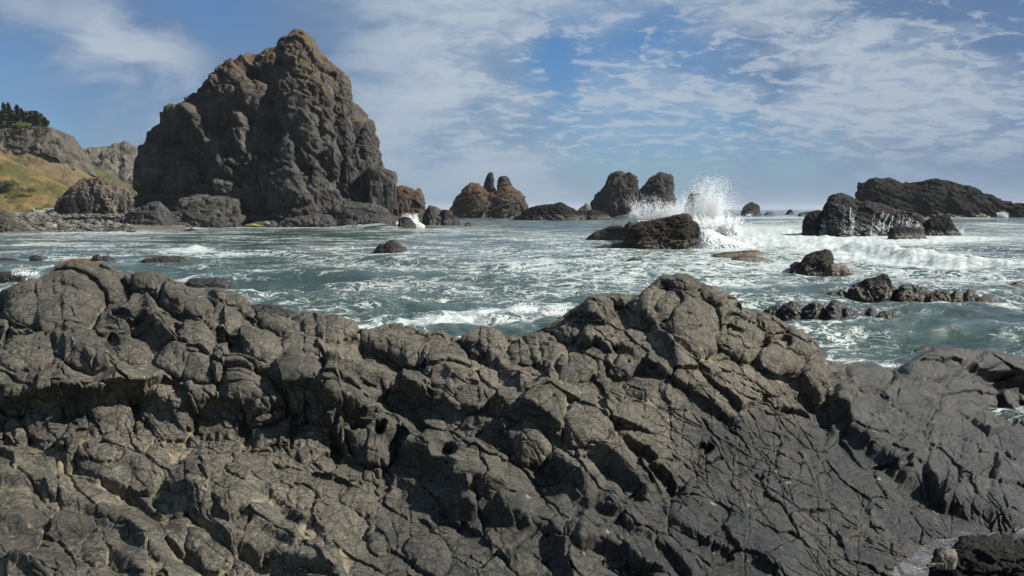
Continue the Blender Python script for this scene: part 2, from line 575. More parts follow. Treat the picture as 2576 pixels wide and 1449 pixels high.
def water_mat():
    """mask = (foam cover, green swell, shallow)"""
    m, t, b = new_mat("sea_water")
    p = pos(t)
    a = attr(t)
    foam, green, shal = t.sep(a.outputs['Color'])
    n1 = t.noise(p, 0.10, 4, 0.55)
    n2 = t.noise(t.mapping(p, (1, 1.0, 0)), 0.35, 5, 0.6)
    c = t.mix(t.ramp(n1, 0.35, 0.65), (0.024, 0.043, 0.040), (0.046, 0.074, 0.067))
    c = t.mix(t.math('MULTIPLY', t.ramp(n2, 0.42, 0.68), 0.5), c, (0.070, 0.101, 0.092))
    c = t.mix(green, c, (0.010, 0.040, 0.027))
    c = t.mix(shal, c, (0.062, 0.102, 0.094))
    # lacing foam: thin crooked lines where two warped noises cross zero
    wp = t.vmath('ADD', p, t.vmath('MULTIPLY', t.vmath('SUBTRACT', t.noise(p, 0.22, 4, 0.6, out='Color'), (0.5, 0.5, 0.5)), (5.5, 4.0, 0)))
    r1 = t.math('ABSOLUTE', t.math('SUBTRACT', t.noise(t.mapping(wp, (0.62, 0.9, 0)), 0.55, 5, 0.62), 0.5))
    r2 = t.math('ABSOLUTE', t.math('SUBTRACT', t.noise(t.mapping(wp, (0.7, 1.0, 0), (0, 0, 0.4), (31, 7, 0)), 1.5, 5, 0.65), 0.5))
    patch = t.noise(t.mapping(p, (0.5, 1, 0)), 0.16, 5, 0.65)
    cov = t.math('ADD', foam, t.math('MULTIPLY', t.math('SUBTRACT', patch, 0.5), 2.0))
    w1 = t.math('MULTIPLY', t.math('MAXIMUM', cov, 0.0), 0.062)
    l1 = t.ramp(r1, w1, t.math('MULTIPLY', w1, 0.35))
    w2 = t.math('MULTIPLY', t.math('MAXIMUM', t.math('SUBTRACT', cov, 0.12), 0.0), 0.075)
    l2 = t.ramp(r2, w2, t.math('MULTIPLY', w2, 0.35))
    solid = t.ramp(t.math('ADD', foam, t.math('MULTIPLY', t.math('SUBTRACT', t.noise(p, 0.9, 6, 0.7), 0.5), 1.1)), 0.74, 1.1)
    ff = t.math('MAXIMUM', t.math('MULTIPLY', t.math('MAXIMUM', l1, l2), t.ramp(cov, 0.02, 0.35)), solid)
    ff = t.math('MULTIPLY', ff, 0.94)
    fcol = t.mix(t.ramp(t.noise(p, 1.6, 5, 0.65), 0.3, 0.65), (0.24, 0.30, 0.30), (0.50, 0.53, 0.53))
    c = t.mix(t.math('MULTIPLY', t.ramp(cov, 0.0, 1.1), 0.42), c, (0.085, 0.122, 0.117))
    c = t.mix(ff, c, fcol)
    t.put(b.inputs['Base Color'], c)
    t.put(b.inputs['Roughness'], t.mixf(ff, 0.13, 0.8))
    b.inputs['IOR'].default_value = 1.33
    t.put(b.inputs['Specular IOR Level'], t.mixf(ff, 0.5, 0.1))
    rip = t.math('ADD', t.noise(t.mapping(p, (0.8, 1.25, 0)), 2.1, 6, 0.62, 0.4), t.math('MULTIPLY', t.noise(p, 7.5, 4, 0.6), 0.22))
    rip = t.math('ADD', rip, t.math('MULTIPLY', ff, 0.18))
    t.put(b.inputs['Normal'], t.bump(rip, 0.22, 0.85))
    return m


def spray_mat():
    m, t, b = new_mat("white_spray")
    b.inputs['Base Color'].default_value = (0.9, 0.92, 0.93, 1)
    b.inputs['Roughness'].default_value = 0.6
    b.inputs['Subsurface Weight'].default_value = 0.0
    tr = t.n.new('ShaderNodeBsdfTranslucent')
    tr.inputs[0].default_value = (0.95, 0.97, 0.98, 1)
    mx = t.n.new('ShaderNodeMixShader')
    mx.inputs[0].default_value = 0.55
    t.l.new(b.outputs[0], mx.inputs[1])
    t.l.new(tr.outputs[0], mx.inputs[2])
    t.l.new(mx.outputs[0], t.n['Material Output'].inputs[0])
    return m


M = {}
M['shore'] = shore_rock_mat()
M['stack'] = sea_rock_mat("stack_rock", (0.040, 0.0395, 0.039), (0.094, 0.0895, 0.081), 7.0, wet=3.0, warm=((0.098, 0.080, 0.056), 18, 52), speck=0.6)
M['far'] = sea_rock_mat("far_stack_rock", (0.023, 0.022, 0.0215), (0.052, 0.048, 0.043), 6.0, wet=3.5, speck=0.35)
M['brown'] = sea_rock_mat("brown_stack_rock", (0.038, 0.033, 0.029), (0.085, 0.070, 0.057), 6.0, wet=3.0, warm=((0.085, 0.056, 0.042), 4, 16), speck=0.3)
M['black'] = sea_rock_mat("black_rock", (0.008, 0.008, 0.008), (0.018, 0.0175, 0.017), 5.0, wet=2.5)
M['splash'] = sea_rock_mat("wave_washed_rock", (0.022, 0.020, 0.017), (0.050, 0.044, 0.036), 1.6, wet=1.4, kelp=1.7)
M['wet'] = sea_rock_mat("wet_rock", (0.010, 0.010, 0.0105), (0.027, 0.026, 0.0255), 1.2, wet=1.0, kelp=0.35)
M['drywet'] = sea_rock_mat("boulder_rock", (0.026, 0.024, 0.022), (0.056, 0.051, 0.045), 1.0, wet=0.5)
M['cliff'] = sea_rock_mat("cliff_rock", (0.042, 0.039, 0.035), (0.115, 0.104, 0.088), 7.0, wet=0.1, warm=((0.10, 0.080, 0.05), 40, 90), speck=0.5)
M['palecliff'] = sea_rock_mat("mountain_rock", (0.068, 0.063, 0.054), (0.145, 0.131, 0.112), 12.0, wet=0.1, warm=((0.13, 0.105, 0.07), 40, 120))
M['outcrop'] = sea_rock_mat("cove_rock", (0.055, 0.051, 0.045), (0.13, 0.118, 0.10), 6.0, wet=1.0, warm=((0.12, 0.085, 0.048), 10, 22), speck=0.5)
M['kelp'] = plain_mat("rockweed", (0.018, 0.011, 0.004), (0.066, 0.041, 0.010), 2.2, 0.45, 0.12, 6, 0.5)
M['moss'] = plain_mat("yellow_green_algae", (0.16, 0.15, 0.03), (0.24, 0.22, 0.06), 0.8, 0.8)
M['water'] = water_mat()
_m, _t, _b = new_mat("sheen_water_film")
_p = pos(_t)
_t.put(_b.inputs['Base Color'], _t.mix(_t.ramp(_t.noise(_p, 9, 5, 0.65), 0.4, 0.65), (0.05, 0.05, 0.056), (0.085, 0.085, 0.095)))  # light bluish-grey base colour paints in the sky's sheen on the water
_b.inputs['Roughness'].default_value = 0.22
_b.inputs['IOR'].default_value = 1.33
_t.put(_b.inputs['Normal'], _t.bump(_t.noise(_p, 45, 4, 0.65), 0.012, 1.0))
M['film'] = _m
M['spray'] = spray_mat()
M['seabed'] = plain_mat("seabed_sand", (0.05, 0.07, 0.06), (0.08, 0.1, 0.085), 0.2)

# ------------------------------------------------------------------ the near shore
def blur(z, k):
    c = np.cumsum(np.pad(z, ((k + 1, k), (0, 0)), mode='edge').astype(np.float64), 0)
    z1 = (c[2 * k + 1:] - c[:-2 * k - 1]) / (2 * k + 1)
    c = np.cumsum(np.pad(z1, ((0, 0), (k + 1, k)), mode='edge'), 1)
    return ((c[:, 2 * k + 1:] - c[:, :-2 * k - 1]) / (2 * k + 1)).astype(np.float32)


def polyline_field(x, y, poly):
    """distance, side (+ = left/below of the direction of travel) and position along a polyline"""
    q = np.array(poly, float)
    best = np.full(x.shape, 1e9, np.float32)
    sg = np.zeros(x.shape, np.float32)
    tt = np.zeros(x.shape, np.float32)
    L = np.r_[0, np.cumsum(np.linalg.norm(np.diff(q, axis=0), axis=1))]
    for i in range(len(q) - 1):
        e = q[i + 1] - q[i]
        le = np.linalg.norm(e)
        e = e / le
        t = (x - q[i, 0]) * e[0] + (y - q[i, 1]) * e[1]
        tc = np.clip(t, 0, le)
        dx, dy = x - q[i, 0] - e[0] * tc, y - q[i, 1] - e[1] * tc
        d = np.sqrt(dx * dx + dy * dy)
        m = d < best
        best = np.where(m, d, best)
        sg = np.where(m, np.sign((y - q[i, 1]) * e[0] - (x - q[i, 0]) * e[1]), sg)
        tt = np.where(m, (L[i] + tc) / L[-1], tt)
    return best, sg, tt


CREST = [(-420, 742), (-150, 740), (0, 735), (10, 728), (60, 712), (110, 701), (123, 688), (132, 674), (150, 662), (180, 652), (206, 651), (222, 656), (262, 664), (300, 682), (330, 690), (345, 690),
         (400, 697), (462, 712), (468, 722), (520, 728), (540, 729), (560, 730), (590, 738), (602, 752), (610, 772), (640, 788), (700, 805), (745, 818), (756, 800), (775, 792), (830, 800), (872, 820), (905, 846),
         (925, 850), (945, 850), (970, 838), (992, 829), (1012, 831), (1035, 828), (1068, 840), (1085, 843), (1105, 834), (1150, 848), (1168, 856), (1178, 838), (1192, 824), (1215, 820), (1238, 826), (1243, 842), (1262, 848), (1290, 842),
         (1310, 846), (1350, 832), (1385, 818), (1420, 790), (1440, 776), (1462, 762), (1490, 742), (1510, 737), (1560, 738), (1592, 746), (1612, 738), (1640, 712), (1655, 700), (1662, 694), (1690, 692), (1703, 687), (1732, 690),
         (1750, 704), (1790, 722), (1835, 742), (1850, 752), (1856, 772), (1880, 775), (1910, 782), (1940, 792), (1960, 808), (1990, 818), (2020, 832), (2045, 850), (2060, 868), (2070, 890), (2078, 906), (2100, 910),
         (2125, 916), (2160, 912), (2195, 910), (2215, 920), (2240, 928), (2262, 922), (2290, 905), (2320, 886), (2345, 876), (2390, 875), (2440, 878), (2475, 877), (2500, 880), (2530, 888), (2576, 896), (2700, 905), (3000, 920)]


def shore():
    NC, NR, NB = 1220, 610, 36
    pxs = np.linspace(-190, 2766, NC)
    crest = np.interp(pxs, [c[0] for c in CREST], [c[1] for c in CREST])
    tt = np.linspace(0, 1, NR) ** 1.0
    PY = (crest[None] + (1515 - crest[None]) * tt[:, None]).astype(np.float32)
    PX = np.broadcast_to(pxs[None], PY.shape).astype(np.float32)
    # control points: reference grid x, y and the distance ahead of the ground seen there
    CP = np.array([
        (-300, 740, 10.4), (0, 735, 10.4), (120, 690, 10.7), (200, 655, 11.0), (345, 690, 11.2), (460, 715, 11.0), (600, 760, 10.6), (745, 815, 10.3), (830, 800, 10.3),
        (950, 850, 10.2), (1050, 835, 10.4), (1200, 822, 10.4), (1300, 845, 10.4), (1450, 770, 10.4), (1560, 738, 10.7),
        (1700, 688, 10.9), (1850, 755, 11.2), (2000, 822, 11.6), (2070, 900, 11.8), (2150, 912, 12.8), (2240, 926, 15.5), (2380, 875, 17.5), (2576, 896, 17.8), (2800, 915, 18),
        (-300, 880, 8.7), (0, 880, 8.7), (300, 880, 8.8), (600, 890, 8.9), (900, 940, 8.8), (1200, 950, 8.9), (1500, 900, 9.2), (1700, 840, 9.5), (1900, 900, 10.0),
        (2100, 975, 10.8), (2250, 1000, 12.2), (2400, 1000, 14.2), (2530, 1042, 16.0), (2700, 1060, 16.2), (2480, 1088, 12.4), (2576, 1130, 11.6), (2800, 1150, 11.3),
        (-250, 970, 7.9), (0, 970, 7.9), (300, 970, 8.0), (600, 975, 8.1), (850, 1000, 8.1),
        (-200, 1140, 7.25), (0, 1140, 7.25), (180, 1160, 7.1), (370, 1200, 6.8), (640, 1165, 7.1), (870, 1210, 6.8), (1000, 1225, 6.65),
        (0, 1205, 6.4), (0, 1300, 5.5), (0, 1449, 4.4), (300, 1449, 4.45), (600, 1449, 4.55), (900, 1449, 4.7), (400, 1320, 5.5), (700, 1300, 5.8), (1100, 1100, 7.6),
        (1300, 1150, 7.1), (1200, 1300, 5.9), (1200, 1449, 4.9), (1400, 1449, 5.0), (1500, 1000, 8.4), (1700, 1000, 8.5), (1600, 1150, 7.3),
        (1500, 1250, 6.6), (1800, 1150, 7.7), (1800, 1300, 6.4), (1700, 1449, 5.2), (2000, 1050, 9.2), (2000, 1200, 7.6), (2000, 1449, 5.5),
        (2200, 1100, 9.4), (2150, 1300, 6.9), (2300, 1230, 8.0), (2420, 1320, 7.1), (2300, 1449, 6.0), (2200, 1449, 5.8), (2576, 1200, 9.6), (2576, 1300, 7.7),
        (2500, 1400, 6.45), (2576, 1449, 6.1), (2440, 1390, 6.45), (2800, 1449, 6.1), (-300, 1449, 4.4), (-200, 1560, 3.9), (900, 1560, 4.2), (1700, 1560, 4.6), (2300, 1560, 5.4), (2800, 1560, 5.5)])
    n = len(CP)
    dd = np.hypot(CP[:, None, 0] - CP[None, :, 0], (CP[:, None, 1] - CP[None, :, 1]) * 1.6)
    A = np.zeros((n + 1, n + 1))
    A[:n, :n] = np.sqrt(dd ** 2 + 900) - np.eye(n) * 12
    A[:n, n] = A[n, :n] = 1
    sol = np.linalg.lstsq(A, np.append(1 / CP[:, 2], 0), rcond=None)[0]

    def invd(px, py):
        v = np.full(np.shape(px), sol[n], np.float64)
        for i in range(n):
            v = v + sol[i] * np.sqrt((px - CP[i, 0]) ** 2 + ((py - CP[i, 1]) * 1.6) ** 2 + 900)
        return v
    D = 1 / np.clip(invd(PX, PY), 1 / 18.5, 1 / 3.5)
    D = blur(D, 6)

    def unproject(px, py, d):
        u, v = (px - 1288) / F, (724.5 - py) / F
        c, s_ = math.cos(PITCH), math.sin(PITCH)
        dy, dz = c + v * s_, -s_ + v * c
        return np.stack([u / dy * d, d, H + dz / dy * d], -1)
    P0 = unproject(PX, PY, D).astype(np.float32)
    N0 = grid_normals(unproject(PX, PY, blur(D, 12)))
    N0 = np.where(N0[..., 2:3] < 0, -N0, N0)
    view = np.array([0, 0, H]) - P0
    view /= np.linalg.norm(view, axis=-1, keepdims=True)
    DIR = N0 * 0.3 + view * 0.7
    DIR /= np.linalg.norm(DIR, axis=-1, keepdims=True)

    # ---------------- relief, in reference-grid units (scaled by distance afterwards)
    wx = PX + 16 * fbm2(PX / 150, PY / 150, 4, 3) + 4 * fbm2(PX / 30, PY / 30, 2, 13)
    wy = PY + 16 * fbm2(PX / 150, PY / 150, 4, 23) + 4 * fbm2(PX / 30, PY / 30, 2, 33)
    trl = np.interp(PX, [1900, 2040, 2110, 2250, 2330, 2500, 2800], [930, 960, 1020, 1165, 1215, 1290, 1340])
    slab = smooth(1420, 1640, PX - np.maximum(PY - 1080, 0) * 0.5) * smooth(985, 1080, PY) * smooth(-10, 30, PY - trl)
    slab = slab * (1 - 0.6 * smooth(1500, 1300, PX - (PY - 1200)))
    rug = (1 - 0.75 * slab).astype(np.float32)
    h = 9 * fbm2(wx / 260, wy / 200, 3, 41) * (0.5 + 0.5 * rug)

    # bedding ridges: (polyline from upper left to lower right, height, width of the steep lower-left face, width of the gentle back)
    ridges = [
        ([(-80, 975), (60, 985), (150, 992), (250, 985), (352, 970), (455, 1018), (560, 1005), (640, 985), (720, 1000), (800, 1045), (900, 1075), (960, 1110)], 95, 60, 190),
        ([(110, 1180), (176, 1150), (240, 1132), (313, 1140), (360, 1185), (433, 1240), (520, 1270), (600, 1290), (690, 1350)], 85, 55, 110),
        ([(-80, 1200), (0, 1206), (140, 1240), (246, 1290), (330, 1330), (387, 1380), (470, 1460)], 48, 34, 80),
        ([(-80, 1330), (60, 1325), (150, 1318), (240, 1340), (300, 1385), (390, 1460)], 42, 36, 110),
        ([(-60, 1385), (40, 1400), (110, 1440), (150, 1480)], 34, 30, 70),
        ([(412, 1332), (480, 1345), (563, 1362), (640, 1370), (704, 1386), (800, 1420), (880, 1450)], 64, 44, 90),
        ([(560, 1290), (620, 1300), (700, 1345), (760, 1380)], 36, 26, 60),
        ([(655, 1240), (720, 1280), (780, 1322), (822, 1345), (850, 1410)], 38, 24, 46),
        ([(700, 890), (830, 925), (930, 950), (1016, 985), (1122, 1027), (1185, 1055), (1263, 1090), (1382, 1150), (1440, 1200), (1480, 1249), (1515, 1295)], 74, 44, 95),
        ([(600, 930), (680, 935), (780, 985), (875, 1020), (950, 1060), (1002, 1095), (1060, 1140), (1122, 1180), (1200, 1225), (1262, 1250), (1310, 1290)], 80, 46, 90),
        ([(830, 850), (930, 880), (1010, 900), (1090, 935), (1170, 970), (1250, 1025), (1330, 1075), (1384, 1125)], 60, 40, 90),
        ([(960, 1200), (1016, 1212), (1080, 1235), (1140, 1260), (1200, 1268), (1263, 1288), (1340, 1305), (1390, 1330), (1425, 1370), (1440, 1449), (1450, 1500)], 58, 36, 130),
        ([(1290, 1030), (1370, 1080), (1474, 1118), (1560, 1175), (1625, 1232), (1660, 1275)], 88, 44, 170),
        ([(1660, 1285), (1740, 1340), (1830, 1375), (1930, 1410), (2010, 1470)], 36, 26, 110),
        ([(1430, 1372), (1500, 1375), (1570, 1390), (1620, 1425), (1680, 1490)], 42, 26, 90),
        ([(1480, 1270), (1560, 1305), (1620, 1350), (1700, 1400), (1760, 1470)], 36, 22, 60),
        ([(1660, 945), (1740, 985), (1800, 1020), (1850, 1060), (1870, 1110)], 36, 22, 60),
        ([(2040, 960), (2110, 1020), (2160, 1085), (2250, 1165), (2330, 1215), (2420, 1262), (2500, 1290), (2640, 1325)], 62, 36, 130),
        ([(1990, 940), (2050, 985), (2090, 1040), (2110, 1100)], 30, 20, 60),
        ([(2225, 950), (2300, 965), (2370, 985), (2440, 1010), (2500, 1030)], 34, 22, 60),
        ([(2255, 935), (2340, 930), (2440, 935), (2600, 950)], 44, 40, 70),
        ([(1180, 870), (1240, 905), (1290, 950), (1330, 1000)], 40, 30, 60),
        ([(1590, 790), (1650, 815), (1690, 860), (1705, 905), (1712, 950)], 42, 30, 40),
        ([(1440, 850), (1520, 860), (1590, 885), (1640, 920), (1690, 950)], 40, 26, 50),
        ([(1755, 720), (1800, 760), (1830, 800), (1900, 850), (1950, 880)], 44, 26, 70),
        ([(1850, 880), (1940, 905), (2010, 950), (2060, 985)], 34, 24, 60),
        ([(265, 770), (300, 800), (380, 820), (440, 870), (500, 920), (560, 955), (640, 975)], 56, 44, 80),
        ([(330, 720), (400, 745), (470, 790), (540, 850)], 46, 40, 60),
        ([(-20, 815), (60, 830), (140, 855), (230, 910), (320, 945)], 44, 34, 70),
        ([(500, 745), (560, 800), (600, 850)], 40, 30, 40),
        ([(640, 830), (700, 850), (760, 905)], 36, 26, 50),
    ]
    wob = 12 * fbm2(PX / 110, PY / 90, 2, 77)
    for k, (poly, hg, wf, wb) in enumerate(ridges):
        q = np.array(poly)
        lo, hi = q.min(0) - 3 * max(wb, wf), q.max(0) + 3 * max(wb, wf)
        mk = np.where((PX > lo[0]) & (PX < hi[0]) & (PY > lo[1]) & (PY < hi[1]))
        best, sg, tq = polyline_field(PX[mk] + wob[mk], PY[mk] + wob[mk], poly)
        taper = smooth(0, 0.14, tq) * smooth(1, 0.86, tq)
        L = np.hypot(*np.diff(q, axis=0).T).sum()
        vary = 0.85 + 0.45 * perlin2(tq * L / 90, tq * 0 + k * 3.7, 5)
        front = 1 - smooth(0, wf, best) * 1.35 + 0.35 * smooth(wf, wf * 3.2, best)
        back = np.exp(-(best / wb) ** 1.2)
        h[mk] += hg * 1.0 * taper * vary * np.where(sg > 0, front, back)

    def limit(h, down, rise, side):
        h = h.astype(np.float32)
        dpy = np.diff(PY, axis=0)
        dpx = float(pxs[1] - pxs[0])
        for i in range(1, len(h)):
            h[i] = np.maximum(h[i], h[i - 1] - down * dpy[i - 1])
        for i in range(len(h) - 2, -1, -1):
            h[i] = np.maximum(h[i], h[i + 1] - rise * dpy[i])
        for j in range(1, h.shape[1]):
            h[:, j] = np.maximum(h[:, j], h[:, j - 1] - side * dpx)
        for j in range(h.shape[1] - 2, -1, -1):
            h[:, j] = np.maximum(h[:, j], h[:, j + 1] - side * dpx)
        return h
    h = blur(limit(blur(h, 1), 3.2, 2.4, 3.2), 2)

    # boulders: centre, half sizes, height, rotation (degrees)
    cid = np.zeros(PX.shape, np.int64)
    edge_e = np.zeros(PX.shape, np.float32)
    lich = np.zeros(PX.shape, np.float32)
    B = [(228, 702, 112, 58, 62, 14, 'lichen'), (128, 770, 135, 84, 70, 12), (395, 735, 78, 38, 34, 20), (478, 790, 72, 40, 44, 25), (500, 868, 50, 34, 36, 5), (648, 892, 66, 44, 46, 8), (572, 764, 46, 44, 40, 50),
         (560, 830, 40, 44, 38, 70), (820, 845, 80, 52, 52, 22), (700, 838, 60, 36, 34, 25), (985, 888, 104, 44, 48, 20), (1212, 862, 44, 52, 44, 70), (1384, 912, 44, 50, 44, 80), (1320, 900, 36, 44, 36, 70),
         (1574, 912, 42, 52, 46, 60), (1510, 905, 34, 40, 30, 60), (1745, 805, 95, 90, 64, 38), (1715, 712, 52, 30, 40, 20), (1800, 752, 62, 32, 40, 32), (1840, 800, 46, 34, 34, 10), (1990, 858, 60, 46, 44, 15),
         (1858, 860, 66, 46, 44, 20), (1545, 752, 68, 24, 32, 0), (1488, 775, 58, 36, 40, 15), (1420, 830, 52, 34, 34, -10), (1640, 770, 60, 46, 40, 30), (1360, 862, 44, 26, 30, 0), (1075, 858, 56, 30, 34, 12), (1012, 850, 36, 24, 30, 0),
         (1940, 815, 44, 30, 34, 10), (1960, 915, 56, 34, 34, 15), (2060, 930, 40, 34, 30, 40), (2180, 950, 58, 38, 36, 20), (2392, 905, 118, 34, 44, 4), (2528, 920, 80, 34, 36, 8), (2320, 940, 60, 24, 26, 10),
         (575, 1272, 50, 44, 36, 50), (635, 1010, 80, 56, 52, 30), (215, 900, 90, 48, 40, 15), (80, 905, 70, 50, 40, 0), (330, 905, 62, 34, 30, 15), (940, 1105, 66, 62, 52, 70), (1330, 1130, 58, 44, 44, 40), (1470, 1090, 60, 60, 46, 60),
         (1160, 1000, 90, 40, 42, 28), (300, 1190, 110, 48, 46, 20), (250, 1160, 60, 26, 26, 5), (520, 1380, 66, 40, 40, 35), (240, 1385, 40, 34, 30, 60), (905, 1260, 46, 36, 34, 30), (1080, 1390, 60, 50, 30, 40), (960, 1350, 40, 40, 30, 70),
         (460, 935, 80, 40, 34, 18), (760, 960, 60, 34, 30, 20), (1450, 945, 40, 52, 40, 70), (1650, 990, 90, 34, 26, 20), (420, 1040, 70, 60, 26, 70), (560, 1060, 44, 60, 28, 80), (690, 1075, 44, 70, 30, 75), (280, 1060, 60, 60, 24, 80), (780, 1110, 46, 64, 30, 80), (120, 1070, 60, 50, 22, 80)]
    for k, bb in enumerate(B):
        cx, cy, rx, ry, hg, rot = bb[:6]
        R_ = max(rx, ry) * 1.6
        mk = np.where((np.abs(PX - cx) < R_) & (np.abs(PY - cy) < R_))
        x, y = PX[mk] - cx, PY[mk] - cy
        wv = 0.20 * fbm2(PX[mk] / (rx * .9) + k, PY[mk] / (rx * .9), 3, 300 + k)
        c, s_ = math.cos(math.radians(rot)), math.sin(math.radians(rot))
        u, v = (x * c + y * s_) / rx, (-x * s_ + y * c) / ry
        rr = (np.abs(u) ** 2.6 + np.abs(v) ** 2.6) ** (1 / 2.6) + wv
        rk = _RND[(k * 37 + 11) & 4095]
        facet = 1 + 0.35 * (rk[0] - 0.35) * u - 0.35 * (0.3 + rk[1]) * 0.5 * v
        dome = np.clip(1 - np.clip(rr, 0, 1.2) ** 3.0, -0.3, 1)
        dome = np.where(dome > 0, dome ** 0.62, 0) * facet
        loc = float(np.median(h[mk][rr < 1]))
        old = h[mk]
        new = old * 0.35 + loc * 0.65 + hg * 0.85 * dome - hg * 0.18
        ins = rr < 1.0
        h[mk] = np.where(ins, new * smooth(1.0, 0.92, rr) + (old - 0.22 * hg) * (1 - smooth(1.0, 0.92, rr)), old - 0.24 * hg * np.exp(-((rr - 1) / 0.06) ** 2))
        cid[mk] = np.where(ins, -1000 - k, cid[mk])
        edge_e[mk] = np.where(ins, 1 - rr, edge_e[mk])
        if len(bb) > 6:
            lich[mk] = np.where(ins, smooth(cy - 6, cy - 44, PY[mk] - 6 * fbm2(PX[mk] / 30, PY[mk] / 30, 3, 9)), 0)
    special = {-1000: 'lichen'}
    inb = cid < 0
    onb = np.where(inb, 0.45, 1.0).astype(np.float32)

    # joint blocks in three sizes; columns on the dark blocky face at the left
    th = math.radians(31)
    cu, cv = wx * math.cos(th) + wy * math.sin(th), -wx * math.sin(th) + wy * math.cos(th)
    foot = np.interp(PX, [-400, 0, 180, 370, 640, 870, 1000], [1140, 1138, 1158, 1198, 1160, 1210, 1215])
    colz = smooth(955, 1010, PY) * smooth(foot + 10, foot - 20, PY) * smooth(1010, 900, PX)
    th2 = math.radians(74)
    du, dv = wx * math.cos(th2) + wy * math.sin(th2), -wx * math.sin(th2) + wy * math.cos(th2)

    def cells(u, v, su, sv, seed, amp, step, facet, edge):
        f1, f2, hh, idx, vx, vy = worley2(u / su + 40, v / sv + 40, seed)
        q = _RND[hh]
        e = f2 - f1
        pill = np.clip(e / edge, 0, 1) ** 0.4
        tl = (q[..., 1] - 0.5) * vx + (q[..., 2] - 0.5) * vy
        return pill * (amp + step * (q[..., 0] - 0.5) + facet * tl) - amp * 0.85, idx, e
    A1, i1, e1 = cells(cu, cv, 150, 74, 11, 14, 28, 78, 0.10)
    A2, i2, e2 = cells(du, dv, 92, 62, 12, 15, 24, 58, 0.10)
    wcol = colz > 0.5
    lay = np.where(wcol, A2, A1)
    cid = np.where(inb, cid, np.where(wcol, i2 + 50_000_000_000, i1))
    h += lay * np.where(inb, 0.3, 1) * (0.45 + 0.55 * rug) * (0.65 + 0.6 * smooth(-0.4, 0.4, fbm2(PX / 240, PY / 160, 2, 67)))
    open_ = smooth(-0.1, 0.4, fbm2(PX / 90, PY / 70, 3, 65))
    h -= 10 * np.exp(-(np.where(wcol, e2, e1) / 0.026) ** 2) * np.where(inb, 0.25, 1) * (0.35 + 0.65 * open_)
    m1, _, me = cells(cu + 300, cv, 58, 36, 21, 6, 11, 34, 0.12)
    m2, _, _ = cells(du + 300, dv, 46, 34, 22, 6, 11, 30, 0.12)
    zone = smooth(-0.12, 0.3, fbm2(PX / 170, PY / 130, 3, 61)) * (0.45 + 0.55 * rug)
    zone = np.maximum(zone, 0.8 * colz)
    h += np.where(wcol, m2, m1) * zone * onb
    h -= 7 * np.exp(-(me / 0.045) ** 2) * zone * onb * open_
    s1, _, _ = cells(cu, cv + 200, 25, 17, 31, 3.2, 4, 8, 0.24)
    zone2 = smooth(0.0, 0.4, fbm2(PX / 120 + 9, PY / 90, 3, 71)) * (0.55 + 0.45 * rug)
    rub = np.zeros(PX.shape, np.float32)
    for cx, cy, rx, ry in [(1280, 1240, 110, 50), (1330, 1190, 60, 40), (1180, 1100, 80, 40), (900, 1330, 80, 60), (760, 1300, 80, 50), (1840, 1000, 70, 60), (1850, 1110, 40, 60), (2000, 1000, 120, 40), (1100, 1320, 50, 90), (460, 1290, 90, 40),
                           (1060, 1240, 60, 30), (1560, 1330, 80, 40), (2300, 1130, 140, 60), (600, 1230, 70, 40), (1760, 1200, 40, 60)]:
        rub = np.maximum(rub, np.exp(-((PX - cx) / rx) ** 2 - ((PY - cy) / ry) ** 2))
    h += s1 * np.maximum(zone2 * 0.8, 1.5 * rub) * onb

    # hollows
    for cx, cy, rx, ry, dp, rot in [(1003, 1118, 26, 40, 60, 20), (1120, 1165, 34, 34, 60, 40), (1600, 1150, 60, 20, 45, 35), (1660, 1210, 80, 26, 55, 35), (905, 1078, 28, 16, 40, 0), (960, 1090, 24, 18, 36, 20), (600, 905, 34, 30, 44, 30),
                                    (440, 845, 26, 22, 34, 30), (310, 812, 30, 14, 30, 15), (560, 880, 24, 22, 30, 0), (290, 880, 24, 16, 30, 20), (1520, 880, 30, 14, 30, 35), (1080, 1010, 40, 14, 30, 30), (1560, 880, 20, 14, 26, 30), (1860, 800, 22, 20, 34, 20),
                                    (1960, 870, 20, 16, 26, 10), (1750, 930, 40, 10, 26, 30), (2030, 1010, 40, 14, 26, 25), (640, 1400, 60, 14, 34, 30), (330, 1270, 110, 18, 34, 28), (960, 1090, 20, 14, 30, 0), (1180, 980, 22, 16, 26, 30), (2080, 1000, 26, 22, 30, 60), (1760, 1130, 16, 34, 30, 70),
                                    (2350, 925, 90, 10, 18, 6), (2480, 950, 90, 12, 22, 4), (480, 1060, 10, 50, 20, 5), (350, 1050, 8, 60, 18, 8), (740, 1080, 10, 60, 22, 6), (620, 1075, 9, 60, 20, 8), (850, 1110, 10, 60, 22, 4)]:
        c, s_ = math.cos(math.radians(rot)), math.sin(math.radians(rot))
        u, v = ((wx - cx) * c + (wy - cy) * s_) / rx, (-(wx - cx) * s_ + (wy - cy) * c) / ry
        rr = np.sqrt(u * u + v * v) + 0.2 * fbm2(PX / 30, PY / 30, 2, 401)
        h -= dp * (1 - smooth(0.45, 1.05, rr))

    # long joints: mostly across the slab at the right
    rs = np.random.RandomState(5)
    wj = 4.5 * fbm2(PX / 60, PY / 60, 3, 91) + 1.2 * fbm2(PX / 14, PY / 14, 2, 95)
    crack = np.zeros(PX.shape, np.float32)
